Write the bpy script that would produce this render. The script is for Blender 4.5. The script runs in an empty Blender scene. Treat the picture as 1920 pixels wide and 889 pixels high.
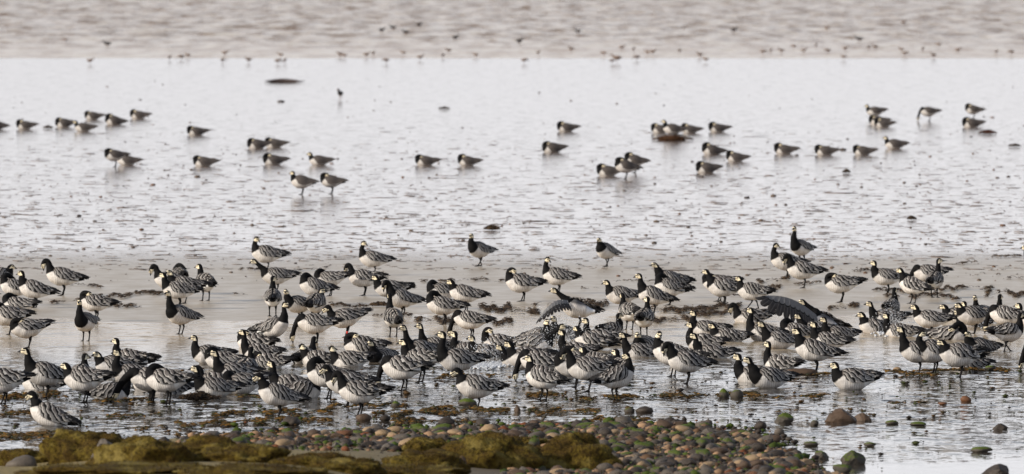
import bpy, math, random, bisect
from mathutils import Vector, Matrix, noise
R = math.radians
random.seed(7)
scene = bpy.context.scene
C = scene.collection

# ---------------------------------------------------------------- camera
CAMH = 5.8; FPX = 21333.0; YH = -200.0          # eye height, focal length in px of the 1920 wide photo, horizon row
cam_d = bpy.data.cameras.new('camera'); cam = bpy.data.objects.new('camera', cam_d); C.objects.link(cam)
cam_d.sensor_width = 36; cam_d.lens = 400; cam_d.clip_end = 60000; cam_d.clip_start = 1
cam.location = (0, 0, CAMH)
cam.rotation_euler = (R(90) - math.atan((444.5 - YH) / FPX), 0, 0)
cam_d.dof.use_dof = True; cam_d.dof.focus_distance = 141; cam_d.dof.aperture_fstop = 5.6
scene.camera = cam
scene.render.resolution_x = 1024; scene.render.resolution_y = 474

# ---------------------------------------------------------------- sky, sun, exposure
SUN_DIR = Vector((-0.84, -0.32, 0.42)).normalized()
el = math.asin(SUN_DIR.z); az = math.atan2(SUN_DIR.x, SUN_DIR.y)
world = bpy.data.worlds.new('World'); scene.world = world; world.use_nodes = True
nt = world.node_tree; nt.nodes.clear()
sky = nt.nodes.new('ShaderNodeTexSky'); sky.sky_type = 'NISHITA'; sky.sun_disc = False
sky.sun_elevation = el; sky.sun_rotation = az % (2 * math.pi)
sky.air_density = 1.0; sky.dust_density = 2.0; sky.ozone_density = 1.0
bg = nt.nodes.new('ShaderNodeBackground'); bg.inputs['Strength'].default_value = 0.10
wo = nt.nodes.new('ShaderNodeOutputWorld')
# thin pale cloud over the sky, thickest low down, broken higher up
tcw = nt.nodes.new('ShaderNodeTexCoord'); sepw = nt.nodes.new('ShaderNodeSeparateXYZ'); nt.links.new(tcw.outputs['Generated'], sepw.inputs[0])
mrw = nt.nodes.new('ShaderNodeMapRange'); nt.links.new(sepw.outputs[2], mrw.inputs['Value'])
mrw.inputs['From Min'].default_value = .10; mrw.inputs['From Max'].default_value = .42; mrw.inputs['To Min'].default_value = .93; mrw.inputs['To Max'].default_value = .02
nzw = nt.nodes.new('ShaderNodeTexNoise'); nzw.inputs['Scale'].default_value = 3.2; nzw.inputs['Detail'].default_value = 5; nt.links.new(tcw.outputs['Generated'], nzw.inputs['Vector'])
adw = nt.nodes.new('ShaderNodeMath'); adw.operation = 'MULTIPLY_ADD'; adw.use_clamp = True; nt.links.new(nzw.outputs['Fac'], adw.inputs[0]); adw.inputs[1].default_value = .5
sbw = nt.nodes.new('ShaderNodeMath'); sbw.operation = 'SUBTRACT'; nt.links.new(mrw.outputs[0], sbw.inputs[0]); sbw.inputs[1].default_value = .25
nt.links.new(sbw.outputs[0], adw.inputs[2])
mxw = nt.nodes.new('ShaderNodeMix'); mxw.data_type = 'RGBA'; nt.links.new(adw.outputs[0], mxw.inputs[0]); nt.links.new(sky.outputs[0], mxw.inputs[6]); mxw.inputs[7].default_value = (10.1, 10.1, 10.5, 1)
nt.links.new(mxw.outputs[2], bg.inputs['Color']); nt.links.new(bg.outputs[0], wo.inputs['Surface'])
sd = bpy.data.lights.new('sun', 'SUN'); sun = bpy.data.objects.new('sun', sd); C.objects.link(sun)
sd.energy = 3.6; sd.angle = R(1.5); sd.color = (1.0, 0.93, 0.83)
sun.rotation_euler = SUN_DIR.to_track_quat('Z', 'Y').to_euler()
scene.view_settings.view_transform = 'Standard'; scene.view_settings.look = 'None'
scene.view_settings.exposure = 0.16; scene.view_settings.gamma = 1.0
scene.view_settings.use_curve_mapping = False

# ---------------------------------------------------------------- helpers
def smooth(a, b, t):
    t = max(0.0, min(1.0, (t - a) / (b - a))); return t * t * (3 - 2 * t)
SHORE = [(-9, 115.5), (-5.5, 117.2), (-4.6, 118.6), (-3.6, 121), (-2, 122.3), (0.2, 124.4), (1.9, 124.8), (2.6, 121.5), (3.0, 117.5), (3.3, 110.5), (4.2, 103), (9, 96)]
def shore(x):
    if x <= SHORE[0][0]: return SHORE[0][1]
    for (a, b), (c, d) in zip(SHORE, SHORE[1:]):
        if x <= c: return b + (d - b) * (x - a) / (c - a)
    return SHORE[-1][1]
def H(x, y):                                     # height of the shore ground
    t = shore(x) + 0.9 * noise.noise((x * 0.9, 2.25, 3.1)) - y
    if t <= 0: return max(-0.25, t * 0.05)
    s = 0.014 + 0.020 * (1 - smooth(-2.5, 0.5, x))
    return t * s
def unproj(px, py, z=0.0):                       # photo pixel -> point at height z
    d = (CAMH - z) * FPX / (py - YH)
    return (px - 960) * d / FPX, d
def on_ground(px, py):
    x, y = unproj(px, py)
    for _ in range(12):
        x, y2 = unproj(px, py, max(0.0, H(x, y))); y = 0.5 * (y + y2)
    return x, y, max(0.0, H(x, y))
def tag(o, label=None, cat=None, group=None, kind=None):
    for k, v in (('label', label), ('category', cat), ('group', group), ('kind', kind)):
        if v: o[k] = v
    return o
def mk(name, verts, faces, mats, parent=None, sm=True, loc=None):
    me = bpy.data.meshes.new(name); me.from_pydata(verts, [], faces)
    for m in (mats if isinstance(mats, (list, tuple)) else [mats]): me.materials.append(m)
    if sm: me.polygons.foreach_set('use_smooth', [True] * len(me.polygons))
    o = bpy.data.objects.new(name, me); C.objects.link(o)
    if parent: o.parent = parent
    if loc: o.location = loc
    return o
def fattr(me, name, vals):
    a = me.attributes.new(name, 'FLOAT', 'POINT'); a.data.foreach_set('value', vals)
def vattr(me, name, vals):
    a = me.attributes.new(name, 'FLOAT_VECTOR', 'POINT')
    a.data.foreach_set('vector', [c for v in vals for c in v])
def cattr(me, name, vals):
    a = me.attributes.new(name, 'FLOAT_COLOR', 'POINT')
    a.data.foreach_set('color', [c for v in vals for c in (v[0], v[1], v[2], 1.0)])

class NT:                                         # small node-building helper
    def __init__(s, name):
        s.m = bpy.data.materials.new(name); s.m.use_nodes = True; s.t = s.m.node_tree
        s.b = s.t.nodes['Principled BSDF']
    def n(s, ty, **kw):
        nd = s.t.nodes.new(ty)
        for k, v in kw.items(): setattr(nd, k, v)
        return nd
    def put(s, sock, v):
        if hasattr(v, 'is_linked') or hasattr(v, 'links'): s.t.links.new(v, sock)
        else: sock.default_value = v
    def math(s, op, a, b=0.0, c=None, clamp=False):
        nd = s.n('ShaderNodeMath', operation=op, use_clamp=clamp)
        s.put(nd.inputs[0], a); s.put(nd.inputs[1], b)
        if c is not None: s.put(nd.inputs[2], c)
        return nd.outputs[0]
    def step(s, e, v, w=0.02):                    # soft step: 0 below e, 1 above
        nd = s.n('ShaderNodeMapRange', interpolation_type='SMOOTHSTEP')
        s.put(nd.inputs['Value'], v); nd.inputs['From Min'].default_value = e - w; nd.inputs['From Max'].default_value = e + w
        return nd.outputs[0]
    def mix(s, f, a, b):
        nd = s.n('ShaderNodeMix', data_type='RGBA')
        s.put(nd.inputs['Factor'], f)
        s.put(nd.inputs['A'] if False else nd.inputs[6], (*a, 1) if isinstance(a, tuple) and len(a) == 3 else a)
        s.put(nd.inputs[7], (*b, 1) if isinstance(b, tuple) and len(b) == 3 else b)
        return nd.outputs[2]
    def mixf(s, f, a, b):
        nd = s.n('ShaderNodeMix', data_type='FLOAT')
        s.put(nd.inputs[0], f); s.put(nd.inputs[2], a); s.put(nd.inputs[3], b)
        return nd.outputs[0]
    def attr(s, name):
        return s.n('ShaderNodeAttribute', attribute_name=name)
    def noise(s, vec, scale, detail=2, rough=0.5, dist=0.0):
        nd = s.n('ShaderNodeTexNoise'); s.put(nd.inputs['Vector'], vec)
        nd.inputs['Scale'].default_value = scale; nd.inputs['Detail'].default_value = detail
        nd.inputs['Roughness'].default_value = rough; nd.inputs['Distortion'].default_value = dist
        return nd
    def scaled(s, vec, sx, sy, sz=1.0, off=(0, 0, 0)):
        nd = s.n('ShaderNodeMapping'); s.put(nd.inputs['Vector'], vec)
        nd.inputs['Scale'].default_value = (sx, sy, sz); nd.inputs['Location'].default_value = off
        return nd.outputs[0]
    def out(s, sock, v): s.put(s.b.inputs[sock], v)
    def perturb(s, vecs):                         # real wave slopes: sum of (noise colour - .5) * amplitude added to the normal
        acc = None
        for col, amp in vecs:
            a = s.n('ShaderNodeVectorMath', operation='SUBTRACT'); s.put(a.inputs[0], col); a.inputs[1].default_value = (.5, .5, .5)
            m = s.n('ShaderNodeVectorMath', operation='MULTIPLY'); s.put(m.inputs[0], a.outputs[0])
            cx = s.n('ShaderNodeCombineXYZ'); s.put(cx.inputs[0], amp); s.put(cx.inputs[1], amp); cx.inputs[2].default_value = 0
            s.put(m.inputs[1], cx.outputs[0])
            if acc is None: acc = m.outputs[0]
            else:
                ad = s.n('ShaderNodeVectorMath', operation='ADD'); s.put(ad.inputs[0], acc); s.put(ad.inputs[1], m.outputs[0]); acc = ad.outputs[0]
        g = s.n('ShaderNodeNewGeometry')
        ad = s.n('ShaderNodeVectorMath', operation='ADD'); s.put(ad.inputs[0], acc); s.put(ad.inputs[1], g.outputs['Normal'])
        nm = s.n('ShaderNodeVectorMath', operation='NORMALIZE'); s.put(nm.inputs[0], ad.outputs[0])
        s.put(s.b.inputs['Normal'], nm.outputs[0])
def plain(name, col, rough=0.6, var=0.25, scale=8.0):
    s = NT(name); tc = s.n('ShaderNodeTexCoord').outputs['Object']
    nz = s.noise(tc, scale, 4)
    dark = tuple(c * (1 - var) for c in col); lite = tuple(min(1, c * (1 + var)) for c in col)
    s.out('Base Color', s.mix(nz.outputs['Fac'], dark, lite)); s.out('Roughness', rough)
    return s.m

# ---------------------------------------------------------------- ground and water materials
def wet_mud():
    s = NT('wet_mud'); pos = s.n('ShaderNodeNewGeometry').outputs['Position']
    sx = s.n('ShaderNodeSeparateXYZ'); s.put(sx.inputs[0], pos); Y = sx.outputs[1]
    warp = s.noise(s.scaled(pos, .25, .06), 1.0, 3).outputs['Fac']
    Yw = s.math('ADD', Y, s.math('MULTIPLY', s.math('SUBTRACT', warp, .5), 14.0))
    near = s.math('SUBTRACT', 1.0, s.step(182, Yw, 7.0)); s_th = .565          # the sandier strip nearer than about 180 m
    far = s.step(235, Y, 90)
    big = s.noise(s.scaled(pos, .5, .10), 1.0, 4, .6).outputs['Fac']
    med = s.noise(s.scaled(pos, 1.9, 1.5), 1.0, 4, .7).outputs['Fac']
    fine = s.noise(s.scaled(pos, 7, 5.0), 1.0, 3, .65)
    # bare mud standing out of the film of water, in thin irregular patches
    bare = s.math('MULTIPLY', s.step(s_th, s.math('ADD', s.math('MULTIPLY', med, .6), s.math('MULTIPLY', fine.outputs['Fac'], .4)), .05), s.math('SUBTRACT', 1.0, s.math('MULTIPLY', far, .80)))
    mud = s.mix(fine.outputs['Fac'], (.10, .066, .045), (.24, .175, .13))
    col = s.mix(near, mud, s.mix(med, (.34, .275, .20), (.47, .40, .305)))
    s.out('Base Color', col)
    rough = s.mixf(bare, .12, .62)
    rough = s.mixf(near, rough, s.mixf(s.step(.5, med, .2), .40, .28))
    s.out('Roughness', rough); s.out('IOR', s.mixf(near, 1.45, 1.30)); s.out('Specular IOR Level', s.mixf(near, .5, .34))
    amp1 = s.mixf(near, s.mixf(far, .040, .012), .08)
    n1 = s.noise(s.scaled(pos, 7.5, 6.0), 1.0, 3, .65).outputs['Color']
    n2 = s.noise(s.scaled(pos, .8, .35, 1, (7, 3, 0)), 1.0, 2, .5).outputs['Color']
    s.perturb([(n1, amp1), (n2, s.mixf(near, s.mixf(far, .008, .004), .02))])
    return s.m
def stream_water():
    s = NT('stream_water'); pos = s.n('ShaderNodeNewGeometry').outputs['Position']
    sx = s.n('ShaderNodeSeparateXYZ'); s.put(sx.inputs[0], pos); Y = sx.outputs[1]
    nearf = s.math('SUBTRACT', 1.0, s.step(143, Y, 6))
    calm = s.math('SUBTRACT', 1.0, s.step(118, Y, 3.5))
    s.out('Base Color', s.mix(nearf, (.38, .295, .195), (.060, .050, .040)))
    s.out('Roughness', s.mixf(nearf, .16, .07)); s.out('IOR', s.mixf(nearf, 1.13, 1.33)); s.out('Specular IOR Level', s.mixf(nearf, .30, .5))
    patch = s.noise(s.scaled(pos, .55, .22, 1, (3, 1, 0)), 1.0, 3, .55).outputs['Fac']
    pf = s.mixf(s.step(.50, patch, .16), .45, 1.25)
    a1 = s.math('MULTIPLY', s.mixf(calm, s.mixf(nearf, .62, .80), .07), pf)
    n1 = s.noise(s.scaled(pos, 3.2, 2.2), 1.0, 4, .65, .3).outputs['Color']
    n2 = s.noise(s.scaled(pos, 9.0, 6.0, 1, (5, 5, 0)), 1.0, 2, .5).outputs['Color']
    s.perturb([(n1, a1), (n2, s.math('MULTIPLY', a1, .55))])
    return s.m
def sea_water():
    s = NT('sea_water'); pos = s.n('ShaderNodeNewGeometry').outputs['Position']
    sx = s.n('ShaderNodeSeparateXYZ'); s.put(sx.inputs[0], pos); Y = sx.outputs[1]
    dd = s.step(440, Y, 45); edge = s.step(400, Y, 10)
    pat = s.noise(s.scaled(pos, .8, .11), 1, 4, .7).outputs['Fac']
    s.out('Base Color', s.mix(s.step(.5, s.noise(s.scaled(pos, .8, .11), 1, 4, .7).outputs['Fac'], .13), s.mix(dd, (.32, .22, .14), (.15, .085, .045)), (.50, .41, .31)))
    s.out('Roughness', .2); s.out('IOR', s.mixf(s.step(.50, pat, .12), s.mixf(dd, 1.08, 1.02), 1.12)); s.out('Specular IOR Level', .36)
    n1 = s.noise(s.scaled(pos, 1.1, .20), 1.0, 4, .68, .4).outputs['Color']
    n2 = s.noise(s.scaled(pos, 2.2, .5, 1, (5, 5, 0)), 1.0, 2, .5).outputs['Color']
    s.perturb([(n1, s.mixf(dd, s.math('MULTIPLY', edge, .30), 1.05)), (n2, s.mixf(dd, s.math('MULTIPLY', edge, .18), .5))])
    return s.m
def shore_ground():
    s = NT('shore_ground'); pos = s.n('ShaderNodeNewGeometry').outputs['Position']
    sx = s.n('ShaderNodeSeparateXYZ'); s.put(sx.inputs[0], pos)
    a = s.noise(s.scaled(pos, 1.3, .9), 1, 4, .6).outputs['Fac']; b = s.noise(pos, 14, 3, .6).outputs['Fac']
    stony = s.mix(b, (.04, .032, .022), (.16, .12, .085))
    mossy = s.mix(b, (.10, .075, .018), (.30, .22, .08))
    left = s.math('SUBTRACT', 1.0, s.step(-1.0, sx.outputs[0], 1.6))
    s.out('Base Color', s.mix(s.math('MULTIPLY', left, s.step(.35, a, .12)), stony, mossy)); s.out('Roughness', .8)
    bp = s.n('ShaderNodeBump'); bp.inputs['Distance'].default_value = .03; bp.inputs['Strength'].default_value = .8
    s.put(bp.inputs['Height'], b); s.put(s.b.inputs['Normal'], bp.outputs[0])
    return s.m
M_MUD, M_STREAM, M_SEA, M_SHORE = wet_mud(), stream_water(), sea_water(), shore_ground()

def sheet(name, x0, x1, y0, y1, z, mat):
    o = mk(name, [(x0, y0, z), (x1, y0, z), (x1, y1, z), (x0, y1, z)], [(0, 1, 2, 3)], mat, sm=False)
    tag(o, kind='structure'); return o
sheet('mudflat', -30000, 30000, 60, 401, -0.02, M_MUD)
sheet('sea', -30000, 30000, 401, 40000, -0.02, M_SEA)
# stream: its far edge wanders, so it is a strip mesh
def stream():
    vs, fs = [], []; n = 260
    for i in range(n + 1):
        x = -40 + 80 * i / n
        yf = 158 + 5.5 * noise.noise((x * .25, 1.7, 0)) + 2.0 * noise.noise((x * 1.1, 4.2, 0)) - (3 if x < 0 else 0)
        vs += [(x, 40, -0.013), (x, yf, -0.013)]
    for i in range(n): fs.append((2 * i, 2 * i + 2, 2 * i + 3, 2 * i + 1))
    tag(mk('stream', vs, fs, M_STREAM, sm=False), kind='structure')
stream()
def shore_mesh():
    vs, fs = [], []; nx, ny = 150, 130; x0, x1, y0, y1 = -11, 8, 84, 127
    for j in range(ny + 1):
        for i in range(nx + 1):
            x = x0 + (x1 - x0) * i / nx; y = y0 + (y1 - y0) * j / ny
            h = H(x, y)
            vs.append((x, y, h + (0.02 * noise.noise((x * 3, y * 3, 0)) if h > 0 else -0.02)))
    for j in range(ny):
        for i in range(nx):
            a = j * (nx + 1) + i; fs.append((a, a + 1, a + nx + 2, a + nx + 1))
    tag(mk('shore', vs, fs, M_SHORE), kind='structure')
shore_mesh()

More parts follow.
